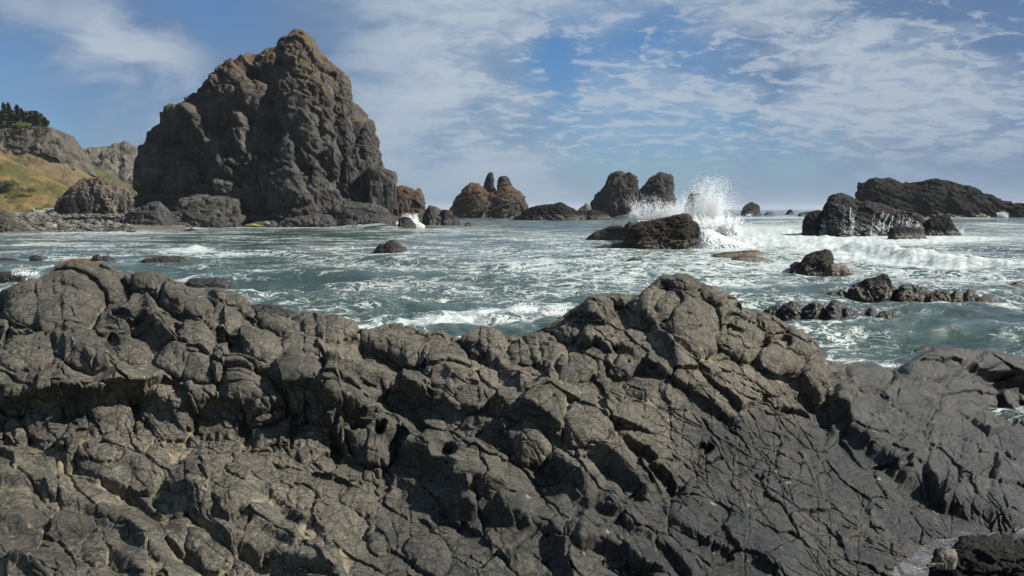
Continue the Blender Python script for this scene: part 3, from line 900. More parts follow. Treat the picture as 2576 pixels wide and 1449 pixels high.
    for k in range(190):
        if k < 120:
            cx, cy = rs.uniform(1560, 2600), rs.uniform(1010, 1470)
            tha = math.radians(rs.choice([32, 30, 38, 24, 62, 88, 92, -8, -28, 52]) + rs.normal() * 5)
            ln = rs.uniform(50, 210)
        else:
            cx, cy = rs.uniform(0, 2000), rs.uniform(850, 1449)
            tha = math.radians(rs.choice([32, 75, 100, 20, -35]) + rs.normal() * 8)
            ln = rs.uniform(30, 120)
        w = rs.uniform(1.1, 1.8)
        mk = np.where((np.abs(PX - cx) < ln) & (np.abs(PY - cy) < ln))
        dx, dy = PX[mk] - cx, PY[mk] - cy
        al = dx * math.cos(tha) + dy * math.sin(tha)
        ac = -dx * math.sin(tha) + dy * math.cos(tha) + wj[mk]
        crack[mk] = np.maximum(crack[mk], np.exp(-(ac / w) ** 2) * smooth(ln, ln * 0.6, np.abs(al)))
    h -= 6.5 * crack * onb

    # keep the outline of the crest: the relief fades in just below it
    up = PY - crest[None]
    h = h * smooth(-4, 26, up)
    h = limit(h * 1.16, 5.0, 4.5, 5.0)
    P = P0 + DIR * (h * D / F)[..., None]
    # fine relief on the real surface
    N = grid_normals(P).astype(np.float32)
    N = N if (N * DIR).sum() > 0 else -N
    P = P.astype(np.float32)
    sc = (D / F).astype(np.float32)
    det = 0.012 * fbm3(P * 3.4, 3, 101) * (0.5 + 0.5 * rug) + 0.006 * fbm3(P * 11.0, 3, 121)
    det += 0.006 * (0.3 - np.abs(perlin3(P * np.array([7, 7, 10], np.float32), 141)))
    w1 = worley3(P * 9.5, 151)[0]
    pit = smooth(0.22, 0.5, fbm2(PX / 130 + 4, PY / 100, 3, 81)) * rug
    det -= 0.022 * pit * smooth(0.42, 0.1, w1)
    P = P + N * det[..., None]

    # the far side: from the crest back and down into the sea
    top = P[0]
    out = np.stack([pxs * 0, pxs * 0 + 1, pxs * 0], -1)
    rad = top.copy()
    rad[:, 2] = 0
    rad /= np.linalg.norm(rad, axis=1, keepdims=True)
    bk = []
    for i in range(NB, 0, -1):
        t = i / NB
        dist = 3.4 * t
        q = top + rad * dist
        q[:, 2] = top[:, 2] - (top[:, 2] + 1.2) * (1 - (1 - t) ** 1.2) * (0.25 + 0.75 * t) - 0.06 * smooth(0, 0.1, t)
        q = q + 0.16 * smooth(0, 0.25, t) * np.stack([fbm3(q * 1.6, 3, 501), fbm3(q * 1.6, 3, 511), fbm3(q * 1.6, 3, 521)], -1)
        bk.append(q)
    bk = np.array(bk, np.float32)
    P = np.concatenate([bk, P])
    NR = NR + NB

    def ext(a):
        return np.concatenate([np.repeat(a[:1], NB, 0), a])
    PX, PY, cid, lich, rug, h, slab, sc = (ext(a) for a in (PX, PY, cid, lich, rug, h.astype(np.float32), slab, sc))
    X, Y, Z = P[..., 0], P[..., 1], P[..., 2]

    # sand in hollows: below the local mean height
    hollow = (blur(h, 12) - h) / 40
    sand_sun_zone = np.maximum(1.15 * smooth(1150, 450, np.abs(PX - 300) + np.abs(PY - 1400) * 1.3), smooth(460, 120, np.abs(PX - 1750) * 0.7 + np.abs(PY - 960) * 1.8))  # real sand; at lower left its colour also paints in brighter sunlight
    sand_sun_zone = np.maximum(sand_sun_zone, 0.8 * smooth(520, 150, np.abs(PX - 1350) + np.abs(PY - 1010) * 1.6))
    sand = np.clip(hollow * 1.5, -0.3, 0.8) * (0.35 + 0.65 * sand_sun_zone) + 0.34 * sand_sun_zone * smooth(-.2, .5, fbm2(PX / 130, PY / 100, 3, 55))
    wetm = smooth(1480, 1900, PX + 80 * fbm2(PX / 160, PY / 160, 3, 44) + (PY - 1100) * 0.6) * smooth(985, 1090, PY)
    wetm = np.maximum(wetm, smooth(2030, 2200, PX + 40 * fbm2(PX / 90, PY / 90, 3, 47)))
    wetm = np.maximum(wetm, 0.6 * smooth(880, 1010, PX) * smooth(1190, 1300, PY + 30 * fbm2(PX / 90, PY / 90, 3, 48)))
    wetm = np.maximum(wetm, smooth(0.9, 0.3, Z))
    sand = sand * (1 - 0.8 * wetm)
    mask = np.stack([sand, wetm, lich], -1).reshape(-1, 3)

    # ---- cut into outcrops and joint blocks
    NV = P.reshape(-1, 3)
    DV = np.concatenate([np.repeat(DIR[:1], NB, 0) * 0 + np.array([0, 0, 1.0]), DIR]).reshape(-1, 3)
    NN = grid_normals(P)
    NN = (NN if NN[NB + 20:, :, 2].mean() > 0 else -NN).reshape(-1, 3)
    faces = grid_faces(NR, NC, True)
    fid = cid[:-1, :-1].ravel()
    # drop the part that lies well under the sea
    keep = Z[:-1, :-1].ravel() > -0.9
    pxf, pyf = PX[:-1, :-1].ravel(), PY[:-1, :-1].ravel()
    faces, fid, pxf, pyf = faces[keep], fid[keep], pxf[keep], pyf[keep]
    order = np.argsort(fid, kind='stable')
    faces, fid, pxf, pyf = faces[order], fid[order], pxf[order], pyf[order]
    cuts = np.flatnonzero(np.diff(fid)) + 1
    st = np.r_[0, cuts]
    en = np.r_[cuts, len(fid)]
    outc = {
        'boulder': ('rounded dark boulder with an orange lichen crown, on top of the outcrop', 'boulder', at_z(230, 745, 2.8)),
        'seaward': ('brown-grey pitted outcrop of rounded blocks beside the orange-topped boulder', 'rock outcrop', at_z(400, 1000, 2.2)),
        'ledges': ('sandy, lit rock ledges below the dark blocky face, nearest the camera', 'rock ledge', at_z(400, 1300, 1.8)),
        'ridge': ('diagonal rounded rock ridges with deep black hollows, between peak and blocky face', 'rock ridge', at_z(1150, 1050, 1.8)),
        'peak': ('tall peaked outcrop of smooth brown blocks and sandy pockets against the water', 'rock outcrop', at_z(1700, 900, 1.5)),
        'slab': ('broad dark sloping slab netted with fine black cracks', 'rock slab', at_z(2000, 1250, 0.8)),
        'shelf': ('low black waterside outcrop beyond the cracked slab, beside the wave wash', 'rock outcrop', at_z(2400, 960, 0.4))}
    names = {'boulder': 'boulder', 'seaward': 'rock_outcrop', 'ledges': 'rock_ledge', 'ridge': 'rock_ridge', 'peak': 'rock_outcrop', 'slab': 'rock_slab', 'shelf': 'rock_outcrop'}
    root = {}
    for key, (lab, cat, loc) in outc.items():
        if key == 'boulder':
            continue
        root[key] = tag(empty(names[key], loc), lab, cat, "rock outcrops of the near shore")

    def which(px, py):
        if px > 2215 and py < 1075 - (px - 2215) * 0.02 and py < 1060:
            return 'shelf'
        if py < 1000 and px > 1290:
            if px < 2120:
                return 'peak'
        if px > 1430 + max(0, (py - 1080)) * 0.85 and py >= 980 or px >= 2120:
            return 'slab'
        foot = np.interp(px, [-400, 0, 180, 370, 640, 870, 1000], [1140, 1138, 1158, 1198, 1160, 1210, 1215])
        if px < 820 and py < foot:
            return 'seaward'
        if px < 1000 and py >= foot:
            return 'ledges'
        return 'ridge'
    def islands(f):
        u, inv = np.unique(f, return_inverse=True)
        g = inv.reshape(f.shape)
        lab = np.arange(len(u))
        while True:
            m = lab[g].min(1)
            new = lab.copy()
            np.minimum.at(new, g.ravel(), np.repeat(m, 4))
            new = new[new]
            if (new == lab).all():
                return lab[g[:, 0]]
            lab = new
    groups = {k: [] for k in root}
    for s_, e_ in zip(st, en):
        if special.get(fid[s_]) == 'lichen':
            groups['boulder'] = [(s_, e_)]
            continue
        cx, cy = np.median(pxf[s_:e_]), np.median(pyf[s_:e_])
        groups[which(cx, cy)].append((s_, e_))

    def piece(name, f, parent, skirt=True):
        u, inv = np.unique(f, return_inverse=True)
        f2_ = inv.reshape(f.shape)
        v = NV[u]
        nn = NN[u]
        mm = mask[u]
        if skirt:
            ed = np.concatenate([f2_[:, [0, 1]], f2_[:, [1, 2]], f2_[:, [2, 3]], f2_[:, [3, 0]]])
            key = np.minimum(ed[:, 0], ed[:, 1]) * (len(u) + 1) + np.maximum(ed[:, 0], ed[:, 1])
            _, first, cnt = np.unique(key, return_index=True, return_counts=True)
            be = ed[first[cnt == 1]]
            bu, binv = np.unique(be, return_inverse=True)
            binv = binv.reshape(be.shape)
            n0 = len(v)
            top = v[bu].copy()
            low = top.copy()
            cen = v.mean(0)
            low += (cen - low) * 0.10
            low -= DV[u][bu] * 0.22
            sk = np.stack([be[:, 1] * 0 + n0 + binv[:, 1], n0 + binv[:, 0], n0 + len(bu) + binv[:, 0], n0 + len(bu) + binv[:, 1]], 1)
            sn = top - cen
            sn[:, 2] = 0
            sn /= np.linalg.norm(sn, axis=1, keepdims=True) + 1e-6
            v = np.concatenate([v, top, low])
            nn = np.concatenate([nn, sn, sn])
            mm = np.concatenate([mm, mm[bu], mm[bu]])
            f2_ = np.concatenate([f2_, sk])
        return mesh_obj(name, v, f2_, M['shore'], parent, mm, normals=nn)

    # a thin sheet of sea water lying on the slab: only its hollows and cracks dip below the rock
    fm = (PX > 2140) & (PX < 2640) & (PY > 1318)
    lim = 1338 + 60 * smooth(2420, 2200, PX) + 26 * fbm2(PX / 70, PY / 40, 4, 961)
    edge_x = 2230 + 26 * fbm2(PX / 40, PY / 40, 3, 965) - (PY - 1449) * 1.1
    fz = np.stack([blur(P[..., i], 5) for i in range(3)], -1) + np.array([0, 0, 0.004])
    ok = fm & (PY > lim) & (PX > edge_x)
    q4 = grid_faces(NR, NC, True)
    kf = ok.ravel()[q4].all(1)
    fu, finv = np.unique(q4[kf], return_inverse=True)
    tag(mesh_obj('tide_pool', fz.reshape(-1, 3)[fu], finv.reshape(-1, 4), M['film']), kind='structure')

    for key, lst in groups.items():
        if key == 'boulder':
            o = piece('boulder', faces[lst[0][0]:lst[0][1]], None)
            tag(o, outc[key][0], outc[key][1])
            continue
        # the blocks that show largest are parts, the rest is joined
        vis = [((pxf[s_:e_] > -10) & (pxf[s_:e_] < 2586) & (pyf[s_:e_] < 1460)).sum() for s_, e_ in lst]
        od = np.argsort(vis)[::-1]
        rest = []
        made = 0
        for i in od:
            s_, e_ = lst[i]
            if vis[i] <= 60:
                rest.append(faces[s_:e_])
                continue
            fl = islands(faces[s_:e_])
            for lb in np.unique(fl):
                ff = faces[s_:e_][fl == lb]
                if len(ff) > 40 and made < 280:
                    piece('rock_block', ff, root[key])
                    made += 1
                else:
                    rest.append(ff)
        if rest:
            o = piece('rubble', np.concatenate(rest), root[key], skirt=False)
            tag(o, kind='stuff')
    print('shore blocks', {k: len(v) for k, v in groups.items()})


# ------------------------------------------------------------------ the sea
def foam_fields(px, py):
    """foam cover, green water, shallow milky water for points on the reference grid"""
    def g(cx, cy, rx, ry, rot=0.0):
        c, s_ = math.cos(rot), math.sin(rot)
        dx, dy = px - cx, py - cy
        u, v = (dx * c + dy * s_) / rx, (-dx * s_ + dy * c) / ry
        return np.exp(-(u * u + v * v))
    foam = (0.24 - 0.14 * smooth(590, 545, py)).astype(np.float32)
    for cx, cy, rx, ry, amp, rot in [
        (1900, 598, 170, 22, 1.1, 0), (2120, 598, 240, 14, .55, 0), (1800, 612, 90, 20, 1.0, 0), (2300, 652, 260, 13, 1.1, .06), (2480, 672, 150, 12, .9, .05),
        (2100, 628, 120, 12, 1.0, .15), (2250, 605, 300, 8, .7, 0), (2420, 600, 120, 8, .6, 0), (1960, 570, 170, 6, .5, 0), (2020, 558, 120, 3, .6, 0), (2440, 566, 150, 4, .5, 0),
        (1950, 548, 150, 2.0, .7, 0), (1700, 560, 100, 4, .4, 0), (2420, 549, 100, 2, .5, 0),
        (1500, 665, 520, 34, .30, 0), (1850, 690, 420, 40, .26, 0), (2350, 700, 260, 22, .28, 0), (1250, 600, 250, 8, .25, 0),
        (470, 633, 75, 6, 1.0, 0), (610, 640, 120, 5, .5, 0), (200, 584, 190, 6, .75, 0), (480, 573, 40, 3, .7, 0), (1030, 556, 60, 5, .9, 0), (820, 571, 160, 2.5, .6, 0), (560, 570, 90, 2.5, .7, 0),
        (150, 615, 120, 5, .35, 0), (860, 625, 90, 5, .4, 0), (1150, 580, 120, 5, .35, 0),
        (1060, 818, 150, 16, .7, -.12), (960, 835, 70, 16, .75, -.1), (1240, 800, 130, 16, .55, -.1), (1390, 780, 80, 10, .5, 0), (735, 815, 60, 8, 1.0, 0), (640, 748, 45, 6, .9, 0),
        (500, 708, 60, 4, .5, 0), (2130, 905, 110, 18, .75, .1), (2100, 860, 70, 25, .35, 0), (2540, 1045, 80, 18, .8, 0), (2150, 805, 150, 12, .35, 0), (2320, 757, 180, 6, .5, 0), (2080, 690, 90, 4, .5, 0),
        (1500, 633, 120, 3, .4, 0), (60, 690, 60, 5, .3, 0), (2480, 890, 120, 12, .3, 0),
        (2350, 830, 220, 45, -.26, 0), (1150, 700, 240, 18, -.05, 0), (700, 700, 200, 25, -.14, 0), (800, 590, 350, 8, -.16, 0), (300, 660, 260, 10, -.1, 0), (1400, 840, 120, 20, -.3, 0),
        (1450, 572, 250, 6, -.1, 0)]:
        foam += amp * g(cx, cy, rx, ry, rot)
    green = 0.75 * g(850, 588, 300, 12) + 0.8 * g(900, 572, 130, 6) + 0.5 * g(2330, 852, 150, 14) + 0.5 * g(2425, 833, 50, 7) + .3 * g(900, 760, 250, 40)
    shal = 0.6 * g(1600, 690, 350, 45) + 0.35 * g(1300, 640, 300, 20) + 0.4 * g(1050, 820, 200, 30) + 0.4 * g(1900, 600, 200, 20) + .3 * g(2150, 890, 120, 25)
    far = smooth(1400, 2300, px)
    foam += 0.10 * far * smooth(545, 600, py) * smooth(800, 700, py)
    return foam, np.clip(green, 0, 1), np.clip(shal, 0, 1)


def wave_crests(x, y):
    """swell lines and breakers, in world metres"""
    z = np.zeros(x.shape, np.float32)
    rolls = [([(2060, 622), (2180, 636), (2300, 656), (2420, 666), (2700, 690)], .8, 2.4), ([(400, 634), (470, 630), (560, 636)], .55, 1.8), ([(830, 575), (920, 571), (1010, 577)], 1.1, 4),
             ([(1780, 585), (1900, 580), (2050, 590)], .9, 5), ([(1780, 565), (1950, 560), (2100, 566)], .7, 5), ([(2230, 850), (2330, 846), (2420, 858)], .35, .8), ([(2390, 834), (2460, 836)], .25, .5),
             ([(960, 828), (1080, 812), (1200, 800)], .2, 0.9), ([(1400, 790), (1440, 784)], .3, .7), ([(60, 600), (200, 590), (330, 583)], .35, 2.5), ([(280, 645), (400, 640)], .3, 1.4), ([(1880, 540), (2000, 546), (2080, 545)], 1.3, 8),
             ([(2380, 572), (2500, 566), (2620, 566)], .8, 5), ([(1250, 800), (1380, 775)], .3, .9), ([(640, 750), (690, 742)], .3, .8)]
    wig = 0.6 * perlin2(x * 0.25, y * 0.25, 71)
    for poly, hgt, wd in rolls:
        q = np.array([at_z(a, b, 0)[:2] for a, b in poly])
        best = np.full(x.shape, 1e9, np.float32)
        end = np.zeros(x.shape, np.float32)
        sgn = np.zeros(x.shape, np.float32)
        L = np.r_[0, np.cumsum(np.linalg.norm(np.diff(q, axis=0), axis=1))]
        for i in range(len(q) - 1):
            e = q[i + 1] - q[i]
            le = np.linalg.norm(e)
            e = e / le
            t = np.clip((x - q[i, 0]) * e[0] + (y - q[i, 1]) * e[1], 0, le)
            dx, dy = x - q[i, 0] - e[0] * t, y - q[i, 1] - e[1] * t
            d = np.sqrt(dx * dx + dy * dy)
            m = d < best
            best = np.where(m, d, best)
            sgn = np.where(m, dx * e[1] - dy * e[0], sgn)
            end = np.where(m, np.minimum(L[i] + t, L[-1] - L[i] - t), end)
        # steeper on the shoreward side
        w_ = np.where(sgn > 0, wd * 0.6, wd * 1.3) * (1 + 0.3 * wig)
        z += hgt * np.exp(-(best / w_) ** 2) * (1 + 0.35 * wig) * smooth(0, wd * 3.5, end)
    return z


def sea_height(x, y, row):
    z = np.zeros(x.shape, np.float32)
    rs = np.random.RandomState(12)
    for k in range(34):
        lam = 0.55 * 1.115 ** k
        th = -math.pi / 2 + rs.normal() * (0.75 if lam < 6 else 0.35)
        amp = 0.0165 * lam ** 0.8 * rs.uniform(0.6, 1.2)
        if lam > 9:
            amp *= 0.6
        w = smooth(2.2, 5.0, lam / np.maximum(row, 1e-3))
        ph = (x * math.cos(th) + y * math.sin(th)) * 2 * math.pi / lam + rs.uniform(0, 6.28)
        ph = ph + 1.1 * perlin2(x / (lam * 3.1), y / (lam * 3.1), 200 + k)
        sw = np.sin(ph)
        z += w * amp * (sw + 0.28 * np.cos(2 * ph))
    return z


def sea():
    NC, NR = 740, 420
    ang = np.linspace(-math.radians(47), math.radians(47), NC)
    inv = np.concatenate([np.linspace(1 / 10.0, 1 / 420.0, NR - 26), np.geomspace(1 / 450.0, 1 / 12000.0, 26)])
    R, A = np.meshgrid(1 / inv, ang, indexing='ij')
    X = (R * np.sin(A)).astype(np.float32)
    Y = (R * np.cos(A)).astype(np.float32)
    row = np.abs(np.gradient(R, axis=0)).astype(np.float32)
    dzc = Y * math.cos(PITCH) + H * math.sin(PITCH)
    PX = 1288 + F * X / dzc
    PY = 724.5 - F * (Y * math.sin(PITCH) - H * math.cos(PITCH)) / dzc
    foam, green, shal = foam_fields(PX, PY)
    Z = sea_height(X, Y, row)
    Z += wave_crests(X, Y)
    lump = smooth(0.8, 1.3, foam) * smooth(260, 120, R)
    Z += lump * (0.22 * fbm2(X * 0.7, Y * 0.5, 4, 5) + 0.1 * fbm2(X * 2.2, Y * 1.4, 3, 15))
    Z *= smooth(9000, 2500, R)
    P = np.stack([X, Y, Z], -1)
    mask = np.stack([foam, green, shal], -1).reshape(-1, 3)
    o = mesh_obj('sea', P.reshape(-1, 3), grid_faces(NR, NC), M['water'], None, mask)
    tag(o, kind='structure')
    v = [(-14000, -3000, -4), (14000, -3000, -4), (14000, 14000, -4), (-14000, 14000, -4)]
    tag(mesh_obj('seabed', v, [[0, 1, 2, 3]], M['seabed']), kind='structure')


shore()
sea()

# ------------------------------------------------------------------ stacks, sea rocks, boulders
def facet_disp(p, size, seed, stretch=(1, 1, 1), tilt=0.7, soft=0.11):
    q = p / (np.array(stretch, np.float32) * size)
    f1, f2, hh, vec = worley3(q.astype(np.float32), seed)
    r = _RND[hh]
    e = np.clip((f2 - f1) / soft, 0, 1) ** 0.6
    return e * (0.45 + 0.8 * (r[..., 0] - 0.5) + tilt * 2 * ((r[..., 1:4] - 0.5) * vec).sum(-1)) - 0.4


def loaf(sil, base_py, k=0.6, n=2.3, nt=120, nf=44, nb=12, scales=((0.32, 0.07), (0.12, 0.036), (0.045, 0.015)), seed=1, stretch=(1, 1, 1), y=None, zb=None, fb=0.017, top_soft=0.0, rot=0.0, soft=0.11):
    """closed rock whose outline in the plane through its crest follows sil (reference grid points, left to right).
    returns the vertex grid, its faces, and the grid before displacement"""
    d0 = H * F / max(base_py - 527.0, 0.5) if y is None else y
    sil = np.array(sil, float)
    # half depth is a fraction k of the height; the waterline faces the viewer at d0
    span = (sil[:, 1].max() - sil[:, 1].min()) / F * d0
    yc = d0 + (k * span * 0.9 if y is None else 0)
    w = np.array([at_y(a, b, yc) for a, b in sil])
    xs, zs = w[:, 0], w[:, 2]
    if zb is None:
        zb = -0.45 - 0.02 * span
    zs = np.maximum(zs, zb + 0.02)
    # run the ends down below the base
    L = np.r_[0, np.cumsum(np.hypot(np.diff(xs), np.diff(zs)))]
    t = np.linspace(0, L[-1], nt)
    x = np.interp(t, L, xs)
    z = np.interp(t, L, zs)
    ker = np.array([1, 2, 1]) / 4
    for _ in range(2):
        x[1:-1] = np.convolve(x, ker, 'valid')
        z[1:-1] = np.convolve(z, ker, 'valid')
    x = np.r_[x[0] - span * 0.02, x, x[-1] + span * 0.02]
    z = np.r_[zb, z, zb]
    nt += 2
    ph = np.concatenate([np.linspace(0, math.pi * 0.5, nf), np.linspace(math.pi * 0.5, math.pi, nb + 1)[1:]])
    c, s_ = np.cos(ph), np.sin(ph)
    c = np.sign(c) * np.abs(c) ** (2 / n)
    s_ = np.abs(s_) ** (2 / n)
    h = np.maximum(z - zb, 0.0)
    hm = h.max()
    hd = h ** 0.62 * hm ** 0.38
    # smooth the depth along the rock so that it has no fins
    kk = max(3, nt // 14) | 1
    hs = np.convolve(np.pad(hd, kk // 2, mode='edge'), np.ones(kk) / kk, 'valid')
    P = np.empty((len(ph), nt, 3), np.float32)
    P[..., 1] = yc - k * hs[None] * c[:, None]
    # the rock is turned to face the shore, and is narrower at its front than at its middle
    xm = 0.5 * (x.min() + x.max())
    P[..., 0] = xm + (x[None] - xm) * (1 - 0.08 * np.clip(c[:, None], 0, 1) ** 2) + xm / yc * (P[..., 1] - yc)
    P[..., 2] = zb + h[None] * s_[:, None]
    N = grid_normals(P)
    ctr = np.array([x.mean(), yc, zb + hm * 0.3])
    N = np.where(((P - ctr) * N).sum(-1, keepdims=True) < 0, -N, N)
    # smooth normals
    for ax in range(3):
        N[..., ax] = blur(N[..., ax], 2)
    N /= np.linalg.norm(N, axis=-1, keepdims=True) + 1e-9
    d = np.zeros(P.shape[:2], np.float32)
    fade = np.ones(P.shape[:2], np.float32)
    Pw = P + span * 0.05 * np.stack([fbm3(P / (span * 0.4), 3, seed + 31), fbm3(P / (span * 0.4) + 9, 3, seed + 32), fbm3(P / (span * 0.4) + 18, 3, seed + 33)], -1).astype(np.float32)
    if rot:
        cr, sr = math.cos(rot), math.sin(rot)
        Pw = np.stack([Pw[..., 0] * cr + Pw[..., 2] * sr, Pw[..., 1], -Pw[..., 0] * sr + Pw[..., 2] * cr], -1)
    edge = np.abs(ph - math.pi / 2)[:, None]
    for i, (sc, am) in enumerate(scales):
        lo = (0.2 if nt > 200 else 0.4) if sc > 0.1 else (0.65 if nt > 200 else 1.0)
        d += span * am * facet_disp(Pw, sc * span, seed * 13 + i, stretch, soft=soft) * (lo + (1 - lo) * smooth(0.0, 0.45, edge))
    rg = 1 - np.abs(perlin3(Pw / (span * 0.14) / np.array(stretch, np.float32), seed + 51)) * 1.6
    rg2 = 1 - np.abs(perlin3(Pw / (span * 0.05) / np.array(stretch, np.float32), seed + 52)) * 1.6
    d += span * fb * (0.9 * rg + 0.45 * rg2) * (0.3 + 0.7 * smooth(0.0, 0.45, edge))
    d += span * fb * 0.7 * fbm3(P / (span * 0.07), 4, seed + 3)
    return P, N, d, span


def rock(name, sil, base_py, mat, parent=None, extra=None, **kw):
    P, N, d, span = loaf(sil, base_py, **kw)
    if extra is not None:
        d = d + extra(P, span)
    V = P + N * d[..., None]
    nr, nc = V.shape[:2]
    f = grid_faces(nr, nc, True)
    # close the open left and right ends and the bottom
    o = mesh_obj(name, V.reshape(-1, 3), f, M[mat] if isinstance(mat, str) else mat, parent)
    return o, V


def main_stack():
    root = tag(empty('sea_stack', (-33, 215, 0)), "huge dark triangular sea stack with brown upper slopes, tallest rock in view", "sea stack")
    SIL = [(318, 572), (326, 545), (331, 520), (330, 490), (332, 470), (333, 450), (338, 430), (341, 400), (352, 385), (366, 372), (374, 350), (377, 328), (392, 312), (405, 300), (412, 286), (430, 278), (446, 262), (470, 238), (486, 226), (500, 212), (522, 200), (540, 188),
           (575, 166), (590, 158), (604, 147), (624, 142), (640, 132), (666, 124), (672, 112), (690, 102), (702, 98), (715, 89), (728, 83), (748, 78), (768, 80), (776, 86), (785, 100), (796, 108), (803, 124), (818, 140), (832, 152), (846, 172), (856, 178), (872, 190), (886, 206),
           (893, 222), (894, 240), (891, 252), (903, 262), (915, 276), (928, 286), (938, 305), (941, 318), (940, 336), (951, 350), (949, 362), (956, 380), (963, 398), (966, 412), (972, 440), (978, 470), (986, 510), (994, 550), (1000, 572)]
    # the broken surface stands proud of the outline by this much, so the core is drawn in
    ys = [80, 110, 140, 170, 200, 230, 260, 290, 320, 350, 380, 410, 440, 470, 500, 560]
    lf = [6, 28, 38, 36, 34, 33, 34, 34, 30, 26, 22, 19, 17, 16, 13, 6]
    rt = [8, 12, 16, 18, 18, 17, 16, 15, 15, 14, 13, 12, 12, 11, 8, 3]
    SIL = [(a + np.interp(b, ys, lf) if i < 33 else a - np.interp(b, ys, rt), b + (5 if b < 90 else 0)) for i, (a, b) in enumerate(SIL)]
    y = 214.0

    def px(P):
        # front-face position on the reference grid, for placing gullies and ledges
        return 1288 + F * P[..., 0] / y * 0.985, 527 - (P[..., 2] - H) * F / y * 1.0

    def carve(P, span):
        gx, gy = px(P)
        gx = gx + 7 * fbm2(gx / 34, gy / 34, 3, 611)
        gy = gy + 7 * fbm2(gx / 34, gy / 34, 3, 621)
        d = np.zeros(P.shape[:2], np.float32)
        # (polyline, depth in m, width px, one-sided wall: + left/below side stays high)
        for poly, dep, wd, sd in [
            ([(545, 245), (580, 300), (610, 340), (645, 385), (668, 420)], 4.2, 16, 0), ([(668, 282), (700, 320), (716, 345)], 3.4, 12, 0), ([(758, 232), (745, 285), (752, 330), (768, 390)], 5.0, 14, 0), ([(465, 362), (530, 380), (585, 430), (610, 460)], 3.0, 12, 0),
            ([(665, 205), (720, 222), (762, 236), (770, 250)], 4.5, 16, 0), ([(355, 350), (385, 400), (372, 440), (360, 500)], 3.6, 16, 0), ([(420, 295), (450, 285), (470, 300)], 3.2, 10, 0), ([(460, 258), (500, 268), (520, 262)], 2.4, 9, 0),
            ([(330, 505), (420, 490), (455, 487), (590, 490)], 1.8, 7, 0), ([(590, 490), (650, 520), (740, 540), (850, 515)], 1.8, 8, 0), ([(405, 290), (440, 310), (460, 335), (540, 345)], 2.4, 12, 0), ([(560, 360), (600, 400), (640, 460), (700, 480)], 2.2, 9, 0),
            ([(700, 430), (730, 470), (745, 520)], 2.4, 12, 0), ([(810, 330), (815, 400), (830, 450)], 1.6, 8, 0), ([(840, 250), (850, 310), (870, 380)], 1.4, 7, 0), ([(890, 250), (893, 320), (905, 400), (915, 480)], 2.6, 8, 0), ([(655, 120), (680, 160), (688, 190)], 2.2, 10, 0),
            ([(860, 400), (880, 450), (925, 510)], 2.4, 10, 0), ([(470, 420), (500, 440), (520, 470)], 2.0, 9, 0), ([(300, 540), (400, 528), (520, 520)], 1.6, 6, 0), ([(620, 235), (600, 290), (612, 320)], 2.0, 10, 0), ([(920, 300), (930, 360), (950, 420)], 1.6, 7, 0),
            ([(700, 340), (705, 380), (735, 410), (770, 420)], 2.0, 8, 0), ([(745, 150), (760, 190), (800, 215)], 1.6, 9, 0), ([(580, 210), (610, 230), (640, 225)], 2.0, 9, 0)]:
            b, sg, t = polyline_field(gx, gy, poly)
            w_ = np.where(sg > 0, wd * 0.7, wd * 1.6)
            d -= 0.85 * dep * np.exp(-(b / w_) ** 2) * smooth(0, .12, t) * smooth(1, .88, t)
        # buttresses
        for poly, hg, wd in [([(770, 250), (790, 330), (800, 420), (790, 500)], 1.8, 46), ([(860, 225), (870, 300), (880, 400)], 1.6, 34), ([(600, 250), (560, 300), (620, 380), (650, 470)], 2.0, 34), ([(470, 330), (440, 420), (420, 480)], 2.6, 30), ([(690, 270), (690, 400)], 2.4, 26),
                             ([(700, 100), (670, 180), (610, 220)], 2.4, 24), ([(400, 330), (480, 300), (560, 300)], 2.5, 24)]:
            b, sg, t = polyline_field(gx, gy, poly)
            d += hg * np.exp(-(b / wd) ** 2)
        # fractures
        rs = np.random.RandomState(14)
        for i in range(60):
            ax, ay = rs.uniform(340, 980), rs.uniform(120, 540)
            th = math.radians(rs.choice([35, 60, 80, 100, -35, 5]) + rs.normal() * 8)
            ln = rs.uniform(25, 90)
            b, sg, t = polyline_field(gx, gy, [(ax, ay), (ax + math.cos(th) * ln * .5, ay + math.sin(th) * ln * .5 + rs.normal() * 4), (ax + math.cos(th) * ln, ay + math.sin(th) * ln)])
            w_ = np.where(sg > 0, 2.2, rs.uniform(3, 9))
            d -= rs.uniform(0.5, 1.3) * np.exp(-(b / w_) ** 2) * smooth(0, .15, t) * smooth(1, .85, t)
        front = smooth(2.0, -6.0, P[..., 1] - y)
        return d * front

    rock('rock_body', SIL, 568, 'stack', root, extra=carve, y=y, k=0.42, n=2.5, nt=430, nf=290, nb=22, seed=3, zb=-1.5, fb=0.006, rot=0.5, soft=0.045,
         scales=((0.24, 0.026), (0.11, 0.015), (0.05, 0.009), (0.02, 0.006)), stretch=(0.8, 1, 1.5))
    o, _ = rock('rock_slab', [(926, 520), (930, 470), (927, 430), (931, 417), (945, 418), (967, 424), (984, 430), (997, 433), (996, 455), (993, 479), (987, 510), (982, 527)], 560, 'stack', root, y=197, k=0.28, n=4.5, nt=90, nf=40, seed=8, fb=0.01, zb=4.6,
                 scales=((0.5, 0.05), (0.15, 0.025), (0.06, 0.01)), stretch=(1, 1, 1.6))
    tag(o, "grey-green detached slab leaning on the stack's right foot")
    # wave-cut shelf and the big blocks along its foot
    rs = np.random.RandomState(3)
